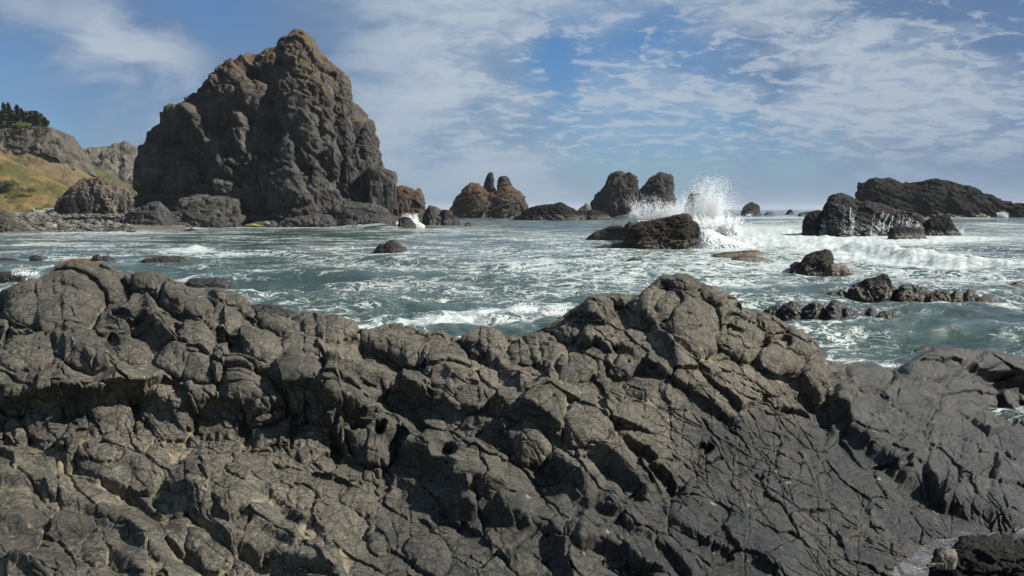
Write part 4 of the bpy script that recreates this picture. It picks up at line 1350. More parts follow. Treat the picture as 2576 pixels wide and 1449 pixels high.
    shelf = [
        [(296, 572), (300, 552), (330, 530), (350, 523), (378, 512), (400, 506), (425, 530), (440, 560), (445, 572)], [(380, 574), (400, 540), (450, 530), (500, 523), (540, 526), (580, 548), (600, 574)],
        [(430, 572), (450, 500), (500, 491), (560, 492), (600, 500), (615, 540), (625, 572)], [(560, 575), (600, 535), (680, 522), (740, 532), (760, 575)], [(505, 578), (512, 560), (535, 551), (560, 556), (575, 578)],
        [(680, 575), (720, 548), (790, 540), (830, 540), (860, 575)], [(800, 572), (840, 516), (880, 508), (930, 512), (975, 525), (985, 545), (1000, 572)], [(880, 575), (900, 545), (960, 538), (1010, 545), (1060, 560), (1075, 575)], [(840, 578), (852, 558), (872, 548), (895, 556), (905, 578)],
        [(600, 578), (640, 558), (690, 555), (720, 578)], [(560, 576), (575, 545), (620, 540), (650, 576)], [(700, 577), (720, 560), (750, 556), (775, 577)], [(300, 577), (330, 560), (400, 552), (470, 560), (500, 577)]]
    for i, sil in enumerate(shelf):
        rock('foot_ledge', sil, 571, 'black' if i in (4, 8, 11) else 'stack', root, y=184 + (i % 4) * 5, k=0.8, n=2.4, nt=90, nf=34, nb=6, seed=40 + i, scales=((0.45, 0.12), (0.16, 0.06), (0.06, 0.02)), stretch=(1.6, 1, 0.8), fb=0.02)
    o, _ = rock('algae_patch', [(612, 569), (622, 564), (634, 562), (648, 565), (662, 569)], 570, 'moss', root, y=176, k=0.8, nt=50, nf=16, seed=66, zb=0.6)
    o, _ = rock('algae_patch', [(652, 566), (660, 560), (668, 556), (676, 558), (680, 566)], 570, 'moss', root, y=178, k=0.6, nt=40, nf=14, seed=67, zb=1.0)


main_stack()


def single(name, label, cat, sil, base, mat, group=None, **kw):
    o, V = rock(name, sil, base, mat, **kw)
    tag(o, label, cat, group)
    return o, V


# rocks right of the great stack
single('sea_rock', "knobbly pale brown rock with a pointed tip, half behind the great stack's right foot", "sea rock",
       [(985, 552), (988, 480), (998, 469), (1012, 467), (1035, 474), (1045, 480), (1050, 474), (1058, 476), (1065, 492), (1066, 515), (1075, 552)], 552, 'brown', y=232, k=0.6, nt=110, nf=40, seed=71, n=2.3)
FOOT = "rocks at the great stack's right foot"
single('sea_rock', "lumpy dark rock just right of the wave splash at the stack's foot", "sea rock", [(1060, 566), (1068, 535), (1080, 516), (1095, 520), (1110, 528), (1120, 545), (1130, 566)], 566, 'stack', FOOT, k=0.7, nt=80, nf=36, seed=72)
single('sea_rock', "squat blocky rock at the end of the chain trailing from the great stack", "sea rock", [(1098, 567), (1104, 533), (1118, 526), (1135, 540), (1150, 545), (1160, 567)], 566, 'black', FOOT, k=0.7, nt=70, nf=30, seed=73)
single('sea_rock', "round black boulder in front of the white surge at the stack's foot", "boulder", [(1001, 567), (1004, 551), (1018, 544), (1032, 548), (1046, 566)], 567, 'black', FOOT, k=0.7, nt=60, nf=28, seed=74, y=176)
single('sea_rock', "tiny square rock awash at the chain's outer tip", "sea rock", [(1168, 569), (1171, 560), (1182, 559), (1187, 569)], 569, 'black', FOOT, k=0.8, nt=30, nf=16, seed=75)
single('sea_rock', "small dark rock behind the chain, left of the twin-pinnacle stack", "sea rock", [(1108, 552), (1113, 535), (1124, 527), (1136, 530), (1142, 552)], 552, 'far', y=330, k=0.7, nt=50, nf=24, seed=76)
single('sea_rock', "low dark lump awash in front of the great stack's left foot", "sea rock", [(462, 582), (470, 576), (482, 573), (492, 577), (498, 582)], 581, 'wet', k=0.8, nt=36, nf=16, seed=77)

# twin-pinnacle stack
tw = tag(empty('twin_stack', at_y(1230, 545, 400)), "stack with a brown domed shoulder and two finger-like pinnacles on top", "sea stack")
rock('rock_body', [(1118, 551), (1128, 545), (1136, 520), (1148, 494), (1158, 486), (1172, 468), (1182, 461), (1192, 460), (1205, 463), (1216, 472), (1228, 484), (1240, 486), (1252, 478), (1262, 470), (1280, 468), (1292, 472), (1304, 482), (1316, 496), (1326, 518), (1328, 535), (1324, 551)],
     549, 'brown', tw, y=398, k=0.6, nt=170, nf=80, seed=81, rot=0.5, scales=((0.3, 0.08), (0.12, 0.045), (0.05, 0.018)), stretch=(1.8, 1, 0.7))
rock('pinnacle', [(1212, 492), (1216, 470), (1222, 450), (1227, 437), (1233, 432), (1239, 434), (1241, 446), (1238, 460), (1243, 470), (1246, 492)], 549, 'far', tw, y=399, k=0.26, nt=70, nf=28, nb=14, seed=82, zb=12.0, scales=((0.4, 0.06), (0.15, 0.03)))
rock('pinnacle', [(1238, 488), (1240, 474), (1244, 470), (1248, 480), (1250, 490)], 549, 'far', tw, y=396, k=0.3, nt=30, nf=14, nb=8, seed=83, zb=12.0)
rock('pinnacle', [(1246, 500), (1253, 480), (1255, 466), (1252, 452), (1258, 444), (1266, 441), (1276, 446), (1283, 456), (1284, 462), (1292, 470), (1302, 484), (1314, 505)], 549, 'far', tw, y=400, k=0.5, nt=80, nf=34, nb=14, seed=84, zb=10.0, scales=((0.4, 0.09), (0.15, 0.04)))

single('sea_rock', "long low black rock between the twin-pinnacle stack and the blocky stack", "sea rock", [(1284, 556), (1296, 546), (1310, 540), (1318, 531), (1330, 524), (1350, 518), (1366, 515), (1390, 514), (1402, 510), (1414, 510), (1428, 518), (1444, 526), (1460, 540), (1470, 556)],
       553.5, 'black', k=0.8, nt=130, nf=50, seed=91, rot=-0.5, stretch=(1.6, 1, 0.7))
single('sea_rock', "lower black rock at the foot of the blocky stack, trailing right", "sea rock", [(1436, 555), (1448, 536), (1458, 529), (1475, 532), (1488, 527), (1508, 530), (1526, 538), (1536, 546), (1546, 555)], 553, 'black', k=0.8, nt=90, nf=36, seed=92)
single('sea_rock', "tiny pale pointed rock on the horizon left of the blocky stack", "sea rock", [(1452, 531), (1462, 520), (1469, 517), (1474, 510), (1480, 513), (1486, 519), (1492, 531)], 530, 'palecliff', y=900, k=0.5, nt=40, nf=18, seed=93, zb=-2)
single('sea_stack', "broad blocky stack with a flat top, left one of the upright pair", "sea stack", [(1490, 551), (1494, 530), (1492, 512), (1502, 492), (1512, 478), (1522, 468), (1524, 456), (1532, 444), (1546, 436), (1556, 433), (1572, 435), (1590, 436), (1597, 446), (1600, 458), (1604, 474), (1602, 490), (1605, 505), (1600, 522), (1606, 538), (1614, 551)],
       547, 'far', y=450, k=0.5, n=2.8, nt=170, nf=80, seed=101, scales=((0.3, 0.075), (0.13, 0.045), (0.05, 0.018)), stretch=(0.8, 1, 1.5))
single('sea_rock', "low brown ledge at the blocky stack's foot", "sea rock", [(1535, 552), (1560, 541), (1600, 537), (1640, 541), (1660, 552)], 550, 'brown', y=430, k=0.8, nt=70, nf=22, seed=102, stretch=(2, 1, .6))
single('sea_stack', "tilted stack leaning right behind the low spray, right one of the upright pair", "sea stack", [(1579, 551), (1593, 520), (1603, 497), (1613, 480), (1621, 470), (1631, 456), (1647, 444), (1655, 436), (1663, 433), (1688, 440), (1691, 455), (1694, 470), (1691, 484), (1694, 500), (1687, 515), (1694, 530), (1706, 551)],
       546, 'far', y=470, k=0.5, n=2.8, nt=140, nf=70, seed=103, rot=-0.6, scales=((0.3, 0.075), (0.13, 0.045), (0.05, 0.018)), stretch=(0.8, 1, 1.5))
single('sea_stack', "small dark stack half hidden by the tall splash", "sea stack", [(1718, 548), (1722, 520), (1730, 498), (1740, 488), (1748, 485), (1758, 488), (1766, 498), (1772, 515), (1782, 548)], 547, 'far', y=430, k=0.5, nt=70, nf=34, seed=104)
single('sea_stack', "small rounded stack far out, alone on the horizon right of the splash", "sea stack", [(1860, 545), (1866, 530), (1874, 517), (1882, 511), (1890, 508), (1902, 512), (1910, 520), (1914, 545)], 543, 'far', y=560, k=0.5, nt=80, nf=36, seed=105, n=2.7)
single('sea_rock', "low lumpy rock on the horizon, just right of the splash", "sea rock", [(1812, 545), (1820, 532), (1832, 527), (1846, 533), (1854, 545)], 543, 'far', y=520, k=0.6, nt=44, nf=18, seed=106)
single('sea_rock', "low two-humped rock on the horizon, right of the lone rounded stack", "sea rock", [(1906, 545), (1915, 537), (1922, 540), (1930, 532), (1944, 533), (1954, 545)], 543, 'far', y=520, k=0.6, nt=44, nf=18, seed=107)
single('sea_rock', "small pointed fang of rock on the horizon", "sea rock", [(1968, 546), (1978, 536), (1986, 526), (1992, 528), (1999, 546)], 544, 'black', y=480, k=0.6, nt=40, nf=18, seed=108)
single('sea_rock', "small flat rock on the horizon beside the waterfall rock's left end", "sea rock", [(2004, 546), (2011, 536), (2024, 534), (2040, 532), (2052, 537), (2060, 546)], 544, 'black', y=480, k=0.6, nt=40, nf=18, seed=109)

# long dark rock at the right
single('sea_stack', "long black whale-backed rock mass behind the waterfall rock", "sea stack", [(2146, 552), (2152, 520), (2152, 490), (2160, 472), (2176, 460), (2195, 452), (2210, 447), (2222, 450), (2236, 446), (2250, 452), (2268, 461), (2284, 462), (2300, 457), (2322, 458), (2340, 452), (2356, 449), (2376, 455), (2400, 460),
       (2424, 468), (2438, 468), (2460, 478), (2480, 490), (2502, 497), (2522, 508), (2545, 514), (2570, 514), (2600, 520), (2650, 526), (2700, 540), (2720, 552)], 547, 'black', y=430, k=0.7, n=2.3, nt=280, nf=100, seed=111, rot=-0.45, scales=((0.35, 0.10), (0.13, 0.05), (0.05, 0.02), (0.02, 0.008)), stretch=(2.4, 1.2, 0.7), fb=0.012)

# waterfall rock
M['wetgrey'] = sea_rock_mat('wave_swept_rock', (0.020, 0.020, 0.0205), (0.056, 0.055, 0.053), 2.2, wet=2.4, kelp=0.8)
wf = tag(empty('waterfall_rock', at_y(2200, 590, 118)), "wet black rock with white water pouring down its sides after a wave", "sea rock")
wo, WV = rock('rock_body', [(2040, 602), (2046, 580), (2052, 560), (2058, 540), (2072, 528), (2076, 514), (2084, 508), (2086, 496), (2100, 489), (2112, 486), (2128, 488), (2142, 496), (2160, 506), (2172, 510), (2186, 506), (2206, 512), (2226, 520), (2244, 524), (2262, 528), (2284, 534), (2300, 540), (2320, 552), (2340, 566), (2352, 580), (2372, 602)],
              594, 'wetgrey', wf, k=1.0, n=1.75, nt=300, nf=150, seed=121, rot=-0.35, scales=((0.35, 0.10), (0.13, 0.055), (0.05, 0.022), (0.02, 0.009)), stretch=(2.2, 1.2, 0.8), fb=0.02)
rock('side_block', [(2020, 574), (2022, 552), (2030, 540), (2046, 530), (2062, 528), (2068, 545), (2070, 574)], 585, 'wet', wf, y=128, k=0.5, nt=70, nf=36, seed=122)
rock('side_block', [(2300, 592), (2326, 560), (2340, 548), (2360, 542), (2384, 540), (2392, 552), (2400, 566), (2410, 580), (2420, 592)], 590, 'wet', wf, y=128, k=0.4, nt=90, nf=40, seed=123)
rock('front_block', [(2233, 602), (2236, 582), (2246, 572), (2262, 567), (2290, 572), (2312, 577), (2324, 588), (2332, 602)], 598, 'wet', wf, y=113, k=0.7, nt=90, nf=40, seed=124)


M['trickle'] = plain_mat('running_white_water', (0.22, 0.25, 0.26), (0.55, 0.58, 0.59), 3.0, 0.5)


def trickles():
    nr, nc = WV.shape[:2]
    rs = np.random.RandomState(8)
    ver, fac = [], []
    for k in range(110):
        c0 = rs.choice([0.12, 0.2, 0.4, 0.56, 0.6, 0.66, 0.73, 0.8], p=[.1, .12, .12, .16, .15, .15, .1, .1]) + rs.normal() * 0.022
        c = c0 * nc
        r0 = rs.uniform(0.25, 0.62) * nr * 0.85
        r1 = max(2, r0 - rs.uniform(0.2, 0.6) * nr)
        wd = rs.uniform(0.02, 0.075)
        last = None
        ph = rs.uniform(0, 9)
        for r in np.arange(r0, r1, -2.0):
            c += rs.normal() * 0.22 - 0.12
            i, j = int(np.clip(r, 0, nr - 1)), int(np.clip(c, 1, nc - 2))
            p = WV[i, j]
            g = WV[i, j + 1] - WV[i, j - 1]
            g = g / (np.linalg.norm(g) + 1e-6)
            w_ = wd * (0.6 + 0.6 * abs(math.sin(r * 0.21 + ph)))
            off = np.array([0, -0.10, 0.06])
            n0 = len(ver)
            ver += [p - g * w_ + off, p + off * 1.5, p + g * w_ + off]
            if last is not None:
                fac += [[last, last + 1, n0 + 1, n0], [last + 1, last + 2, n0 + 2, n0 + 1]]
            last = n0
    o = mesh_obj('water_trickles', np.array(ver), np.array(fac), M['trickle'], wf)
    tag(o, kind='stuff')


trickles()

# the rock the wave breaks on
sp = tag(empty('splash_rock', at_y(1650, 620, 86)), "brown tilted rock with rusty weed that the tall wave is breaking against", "sea rock")
rock('rock_body', [(1566, 636), (1574, 612), (1580, 590), (1584, 576), (1600, 562), (1614, 556), (1634, 554), (1660, 550), (1684, 546), (1706, 541), (1728, 538), (1734, 542), (1738, 552), (1752, 560), (1758, 566), (1752, 578), (1744, 596), (1730, 612), (1716, 624), (1700, 636)], 630, 'splash', sp, k=0.62, nt=220, nf=120, seed=131, rot=0.35,
     scales=((0.4, 0.12), (0.15, 0.055), (0.06, 0.022), (0.025, 0.009)), stretch=(1.7, 1.2, 0.8), n=2.6)
rock('low_shoulder', [(1474, 602), (1484, 592), (1495, 584), (1510, 580), (1522, 574), (1540, 568), (1562, 568), (1580, 574), (1590, 590), (1596, 602)], 598, 'splash', sp, y=106, k=0.7, nt=120, nf=50, seed=132)
rock('weed_ledge', [(1476, 634), (1486, 626), (1505, 620), (1530, 614), (1560, 610), (1590, 612), (1604, 634)], 632, 'kelp', sp, y=82, k=0.6, nt=110, nf=40, seed=133, fb=0.05)
rock('small_knob', [(1568, 580), (1572, 566), (1584, 556), (1592, 560), (1596, 580)], 590, 'splash', sp, y=98, k=0.5, nt=40, nf=20, seed=134)

# boulder with rusty weed
bo = tag(empty('sea_boulder', at_y(2050, 684, 54)), "smooth dark pointed boulder with rust-coloured weed on its right side", "boulder")
rock('rock_body', [(1982, 688), (1988, 674), (1992, 667), (2004, 660), (2014, 658), (2020, 650), (2026, 641), (2042, 634), (2060, 629), (2078, 624), (2092, 629), (2096, 640), (2094, 656), (2100, 670), (2106, 688)], 684, 'drywet', bo, k=0.7, nt=130, nf=70, seed=141, scales=((0.6, 0.16), (0.25, 0.05), (0.08, 0.014)), fb=0.012)
rock('weed_clump', [(2070, 690), (2082, 674), (2092, 664), (2104, 667), (2114, 672), (2124, 670), (2134, 676), (2142, 682), (2148, 690)], 686, 'kelp', bo, y=51.5, k=0.6, nt=90, nf=36, seed=142, fb=0.06, scales=((0.3, 0.14), (0.1, 0.08)))

# rock alone in mid water
single('sea_boulder', "lone brown-black boulder in open water, left of centre", "boulder", [(938, 638), (944, 628), (950, 620), (958, 614), (968, 612), (976, 607), (988, 604), (998, 608), (1008, 616), (1018, 622), (1024, 628), (1030, 638)], 634, 'drywet', k=0.7, nt=110, nf=50, seed=151, rot=-.5)

# weed-covered flats
WEED = "flat weed-covered rocks just above the water"
single('weed_rock', "flat rusty weed bed beside the breaking foam, behind the two others", "weed-covered rock", [(1786, 644), (1800, 638), (1825, 634), (1850, 633), (1880, 630), (1905, 630), (1920, 636), (1926, 644)], 642, 'kelp', WEED, k=0.9, nt=90, nf=26, seed=161, fb=0.06)
single('weed_rock', "thicker rusty weed bed with a tapering right end, nearer than the flat one", "weed-covered rock", [(1834, 660), (1842, 650), (1856, 645), (1880, 644), (1905, 645), (1922, 650), (1945, 656), (1955, 660)], 657, 'kelp', WEED, k=0.9, nt=90, nf=28, seed=162, fb=0.06)
single('weed_rock', "grey low rock just left of the weed beds", "sea rock", [(1780, 664), (1792, 659), (1812, 657), (1828, 659), (1836, 664)], 662, 'wet', WEED, k=0.9, nt=44, nf=18, seed=163)
single('sea_rock', "small flat grey rock awash alone below the splash rock", "sea rock", [(1576, 655), (1584, 650), (1598, 648), (1612, 650), (1618, 655)], 654, 'wet', k=0.9, nt=44, nf=16, seed=164)

# nearer wet rocks at the right
NEARG = "wet black rocks in the shallows at the right"
CH = [
    ("big black wedge-shaped rock with a knobbed peak, in the shallows", [(2120, 756), (2128, 742), (2140, 724), (2150, 716), (2170, 708), (2186, 703), (2200, 698), (2214, 693), (2228, 692), (2236, 700), (2242, 714), (2254, 732), (2264, 744), (2270, 756)], 752, 0.6),
    ("jagged low rocks at the wedge-shaped rock's left toe", [(2062, 756), (2070, 742), (2082, 737), (2094, 732), (2106, 735), (2116, 728), (2128, 734), (2140, 740), (2150, 756)], 750, 0.9),
    ("rough weed-hung rock just right of the wedge-shaped rock", [(2252, 756), (2258, 732), (2264, 722), (2276, 715), (2290, 717), (2306, 722), (2322, 724), (2340, 736), (2352, 756)], 753, 0.7),
    ("low lump in the middle of the weed-hung chain", [(2330, 758), (2342, 736), (2360, 730), (2376, 728), (2392, 736), (2404, 758)], 754, 0.7),
    ("small tilted rock near the chain's right end", [(2388, 758), (2394, 738), (2404, 730), (2416, 736), (2428, 758)], 754, 0.7),
    ("rounded black rock at the chain's right end", [(2416, 757), (2426, 738), (2438, 726), (2450, 730), (2460, 744), (2466, 757)], 753, 0.7),
    ("flat wet tip trailing from the chain's right end", [(2452, 757), (2464, 746), (2482, 744), (2504, 748), (2514, 757)], 754, 0.8),
    ("dark rock with brown weed cut by the photo's right edge", [(2500, 736), (2518, 729), (2538, 718), (2552, 709), (2566, 708), (2590, 714), (2620, 736)], 732, 0.6)]
for i, (lab, sil, base, k) in enumerate(CH):
    single('shallow_rock', lab, "sea rock", sil, base, 'wet', NEARG, k=k, nt=110, nf=56, seed=171 + i, scales=((0.5, 0.15), (0.2, 0.08), (0.08, 0.03)), fb=0.025)
N2 = "black rocks behind the peaked outcrop"
CH2 = [
    ("low wet rock touching the peaked outcrop's right shoulder", [(1900, 800), (1916, 786), (1932, 776), (1950, 768), (1966, 768), (1980, 784), (1990, 800)], 796),
    ("rounded black rock, second from the peaked outcrop's shoulder", [(1956, 806), (1968, 784), (1976, 764), (1988, 757), (2002, 760), (2014, 772), (2022, 806)], 800),
    ("domed black rock at the middle of the chain behind the peak", [(2004, 806), (2018, 780), (2036, 764), (2052, 757), (2066, 764), (2080, 784), (2088, 806)], 801),
    ("ridge-topped black rock dropping to the surf", [(2066, 808), (2082, 768), (2094, 756), (2110, 758), (2124, 772), (2140, 784), (2160, 796), (2172, 808)], 803),
    ("small pointed rock standing apart at the chain's end", [(2174, 792), (2184, 780), (2192, 772), (2202, 780), (2212, 792)], 788),
    ("flat wet rock beyond the small pointed one, water running over it", [(2190, 812), (2202, 798), (2216, 786), (2232, 782), (2248, 786), (2262, 798), (2276, 812)], 806),
    ("low slick rock in the surf at the chain's near end", [(2110, 816), (2128, 804), (2150, 800), (2176, 806), (2196, 816)], 810)]
for i, (lab, sil, base) in enumerate(CH2):
    single('shallow_rock', lab, "sea rock", sil, base, 'wet', N2, k=0.7, nt=96, nf=50, seed=191 + i, scales=((0.5, 0.15), (0.2, 0.08), (0.08, 0.03)), fb=0.025)
single('shallow_rock', "small wet hump under the green swell, above the right-hand ledge", "sea rock", [(2300, 880), (2316, 872), (2340, 868), (2380, 868), (2410, 872), (2430, 880)], 878, 'wet', k=0.6, nt=60, nf=22, seed=201)

# rocks in the quiet water at the left
LW = "low dark rocks in the water at the left"
for i, (lab, sil, base, k) in enumerate([
    ("pair of low rocks awash near the left edge, furthest out", [(-30, 662), (-10, 652), (14, 648), (34, 650), (50, 655), (62, 662)], 660, 0.8),
    ("tiny dark rock beside the pair of low rocks", [(74, 648), (80, 643), (90, 641), (100, 644), (106, 648)], 647, 0.8),
    ("brown rock cut by the left edge with a small splash beside it", [(-40, 704), (-20, 690), (6, 683), (30, 685), (52, 690), (66, 704)], 700, 0.7),
    ("small dark-and-grey double rock above the orange-topped boulder", [(228, 654), (234, 644), (246, 640), (258, 645), (270, 643), (284, 648), (290, 654)], 652, 0.8),
    ("long flat brown rock in front of the small left breaker", [(352, 658), (366, 650), (390, 647), (410, 644), (432, 646), (452, 644), (470, 652), (478, 658)], 655, 0.8),
    ("flat brown reef beyond the left outcrop's crest", [(464, 716), (474, 704), (492, 699), (520, 701), (546, 698), (566, 702), (580, 714)], 713, 0.9),
    ("dark rock edged with white surge, just past the left outcrop", [(560, 752), (572, 736), (590, 727), (612, 730), (634, 736), (654, 742), (662, 752)], 748, 0.8),
    ("dark slope of wet rock rising from the surf between the outcrops", [(588, 826), (600, 786), (622, 770), (650, 767), (672, 766), (700, 774), (730, 782), (752, 792), (774, 800), (790, 826)], 815, 0.8)]):
    single('shallow_rock', lab, "sea rock", sil, base, 'wet' if i != 5 else 'drywet', LW, k=k, nt=100, nf=40, seed=211 + i, scales=((0.4, 0.14), (0.16, 0.07), (0.06, 0.025)), stretch=(1.6, 1, .8), fb=0.025)

# near dark block at the lower right corner with a pale chip of stone
cb = tag(empty('corner_block', at_y(2460, 1420, 5.4)), "angular black block in the lower right corner, beside the wet pool", "rock")
rock('rock_body', [(2320, 1520), (2345, 1450), (2352, 1415), (2385, 1400), (2402, 1376), (2430, 1364), (2470, 1362), (2510, 1368), (2560, 1380), (2640, 1390), (2700, 1420), (2740, 1520)], 1449, 'wet', cb, y=5.5, k=0.55, n=3.2, nt=200, nf=120, seed=221, zb=1.2, scales=((0.5, 0.2), (0.2, 0.09), (0.08, 0.03)), stretch=(1.5, 1, .8), fb=0.02)
M['chip'] = plain_mat('chip_stone', (0.055, 0.052, 0.042), (0.115, 0.108, 0.084), 30, 0.85, 0.01, 60)
M['pale'] = plain_mat("pale_stone", (0.20, 0.19, 0.16), (0.34, 0.32, 0.26), 30, 0.85, 0.01, 60)
for lab, sil, yy in [("pale yellowish chip of stone wedged beside the corner block", [(2352, 1416), (2358, 1392), (2372, 1386), (2400, 1388), (2408, 1402), (2404, 1420)], 5.15), ("smaller pale stone under the corner block's left end", [(2330, 1449), (2334, 1434), (2350, 1430), (2366, 1438), (2370, 1452)], 5.0)]:
    single('stone_chip', lab, "stone", sil, 1420, 'chip', y=yy, k=0.5, n=6, nt=40, nf=22, seed=231, zb=at_y(2380, 1424, yy)[2], scales=((0.6, 0.14), (0.2, 0.04)), fb=0.01)

# ------------------------------------------------------------------ headland, cove and beach at the left
M['gold'] = plain_mat("golden_grass_slope", (0.050, 0.052, 0.019), (0.125, 0.090, 0.040), 0.10, 0.95, 0.5, 0.9, 0.1)
M['brownslope'] = plain_mat("dry_brown_slope", (0.080, 0.066, 0.036), (0.125, 0.092, 0.060), 0.09, 0.95, 0.5, 0.9, 0.1)
M['green'] = plain_mat("green_slope", (0.032, 0.048, 0.016), (0.066, 0.080, 0.028), 0.10, 0.95, 0.5, 0.8, 0.1)
M['beach'] = plain_mat("pebble_beach", (0.055, 0.052, 0.046), (0.125, 0.117, 0.10), 0.35, 0.9, 0.3, 1.4, 0.2)
M['drift'] = plain_mat("bleached_driftwood", (0.22, 0.195, 0.16), (0.36, 0.33, 0.28), 0.8, 0.85)
M['needles'] = plain_mat("conifer_needles", (0.018, 0.030, 0.016), (0.045, 0.066, 0.032), 0.6, 0.8)
M['bush'] = plain_mat("bright_bush_leaves", (0.055, 0.085, 0.012), (0.10, 0.13, 0.025), 0.6, 0.8)
M['shrub'] = plain_mat("dark_shrub_leaves", (0.035, 0.042, 0.022), (0.075, 0.075, 0.04), 0.6, 0.8)
M['bark'] = plain_mat("conifer_bark", (0.05, 0.04, 0.03), (0.10, 0.085, 0.07), 1.0, 0.9)


def sheet(name, top, bot, dtop, dbot, nx, ny, mat, amp=1.0, size=14.0, facets=0.0, seed=1, back=30.0, power=1.0, group=None):
    t = np.linspace(0, 1, nx)
    x0, x1 = max(top[0][0], bot[0][0]), min(top[-1][0], bot[-1][0])
    px = x0 + (x1 - x0) * t
    ty = np.interp(px, [p[0] for p in top], [p[1] for p in top])
    by = np.interp(px, [p[0] for p in bot], [p[1] for p in bot])
    v = np.linspace(0, 1, ny)
    PXs = np.broadcast_to(px[None], (ny, nx))
    PYs = ty[None] + (by - ty)[None] * v[:, None]
    Ds = dtop + (dbot - dtop) * v[:, None] ** power + 0 * PXs
    u, w = (PXs - 1288) / F, (724.5 - PYs) / F
    c, s_ = math.cos(PITCH), math.sin(PITCH)
    dy, dz = c + w * s_, -s_ + w * c
    P = np.stack([u / dy * Ds, Ds, H + dz / dy * Ds], -1).astype(np.float32)
    N = grid_normals(P)
    N = np.where(N[..., 1:2] > 0, -N, N)
    d = amp * fbm3(P / size, 5, seed)
    if facets:
        d = d + facets * facet_disp(P, size * 1.1, seed + 5, (1, 1, 1.5)) + facets * 0.45 * facet_disp(P, size * 0.4, seed + 6, (1, 1, 1.5)) + facets * 0.2 * facet_disp(P, size * 0.16, seed + 7)
    d = d * smooth(0, 0.10, v)[:, None] + 0.25 * d * (1 - smooth(0, 0.10, v)[:, None])
    P = P + N * d[..., None]
    # the far side of the crest
    b1 = P[:1] + np.array([0, back * 0.4, -back * 0.06])
    b2 = P[:1] + np.array([0, back, -back * 0.8])
    P = np.concatenate([b2, b1, P])
    o = mesh_obj(name, P.reshape(-1, 3), grid_faces(ny + 2, nx, True), M[mat])
    return o, P


tag(sheet('mountain', [(90, 392), (140, 388), (165, 381), (183, 382), (200, 377), (227, 372), (250, 370), (275, 367), (282, 362), (288, 359), (298, 361), (306, 356), (313, 353), (322, 358), (329, 364), (338, 376), (346, 385), (372, 420), (420, 470)],
          [(90, 480), (250, 490), (420, 520)], 640, 560, 170, 90, 'palecliff', 4, 22, 7.0, 701, 60)[0], kind='structure')
tag(sheet('green_hillside', [(130, 372), (163, 378), (181, 387), (205, 402), (229, 418), (260, 434), (290, 449), (345, 474)], [(130, 470), (229, 500), (345, 515)], 500, 470, 100, 50, 'green', 2.2, 12, 0, 711, 30)[0], kind='structure')
tag(sheet('brown_hillside', [(-160, 352), (0, 362), (60, 372), (115, 380), (150, 398), (186, 421), (205, 434), (226, 447), (240, 470)], [(-160, 520), (0, 530), (150, 536), (240, 540)], 402, 366, 150, 80, 'brownslope', 2.0, 13, 0, 721, 20)[0], kind='structure')
tag(sheet('golden_hillside', [(-200, 330), (-60, 366), (0, 389), (40, 409), (80, 428), (110, 443), (150, 463), (178, 478), (190, 500)], [(-200, 545), (0, 540), (100, 541), (190, 536)], 362, 322, 170, 90, 'gold', 1.6, 9, 0, 731, 14)[0], kind='structure')
cl, CLP = sheet('sea_cliff', [(-180, 322), (0, 324), (30, 324), (61, 321), (95, 320), (118, 318), (126, 330), (134, 340), (146, 352), (153, 361), (158, 374), (168, 392), (178, 406), (187, 424)], [(-180, 385), (0, 378), (25, 386), (94, 389), (115, 391), (143, 402), (187, 430)], 412, 398, 220, 80, 'cliff', 1.2, 10, 3.4, 741, 60, 0.6)
tag(cl, "grey cliff band below the conifers, above the golden grass slope", "cliff")
cove = tag(empty('cove_rock', at_y(240, 535, 300)), "rugged grey-brown bluff with dark square faces between beach and great stack", "rock bluff")
rock('rock_body', [(143, 556), (145, 530), (145, 512), (154, 497), (162, 488), (173, 477), (186, 466), (199, 455), (214, 450), (229, 449), (244, 446), (255, 443), (268, 450), (280, 456), (300, 463), (318, 468), (332, 470), (340, 500), (344, 556)], 552, 'outcrop', cove, y=292, k=0.7, n=2.4, nt=240, nf=130, seed=751, zb=0.5,
     scales=((0.3, 0.085), (0.13, 0.045), (0.055, 0.02), (0.022, 0.009)), stretch=(0.8, 1, 1.5), fb=0.02)
rock('dark_face', [(147, 552), (148, 524), (152, 504), (162, 496), (180, 494), (192, 510), (198, 530), (206, 552)], 552, 'black', cove, y=272, k=0.3, n=3.6, nt=70, nf=36, seed=752, zb=1.0)
rock('dark_face', [(186, 552), (192, 520), (190, 503), (200, 498), (214, 500), (220, 520), (226, 552)], 552, 'black', cove, y=273, k=0.3, n=3.6, nt=60, nf=36, seed=753, zb=1.0)

# beach
nx, ny = 130, 70
bp = np.linspace(-330, 470, nx)
bd = np.linspace(128, 345, ny)
BX = (bp[None] - 1288) / F * bd[:, None]
BY = np.broadcast_to(bd[:, None], BX.shape)
shore_in = np.interp(bp, [-330, 60, 140, 260, 330, 470], [134, 138, 146, 152, 158, 166])
tb = (BY - shore_in[None]) / (345 - shore_in[None])
BZ = np.where(tb > 0, 3.6 * np.clip(tb, 0, 1) ** 0.75, 8 * tb) + 0.22 * fbm2(BX / 5, BY / 8, 4, 761)
tag(mesh_obj('beach', np.stack([BX, BY, BZ], -1).reshape(-1, 3), grid_faces(ny, nx), M['beach']), kind='structure')


def beach_z(x, y):
    px = 1288 + F * x / y
    s0 = np.interp(px, [-330, 60, 140, 260, 330, 470], [134, 138, 146, 152, 158, 166])
    return 3.6 * np.clip((y - s0) / (345 - s0), 0, 1) ** 0.75


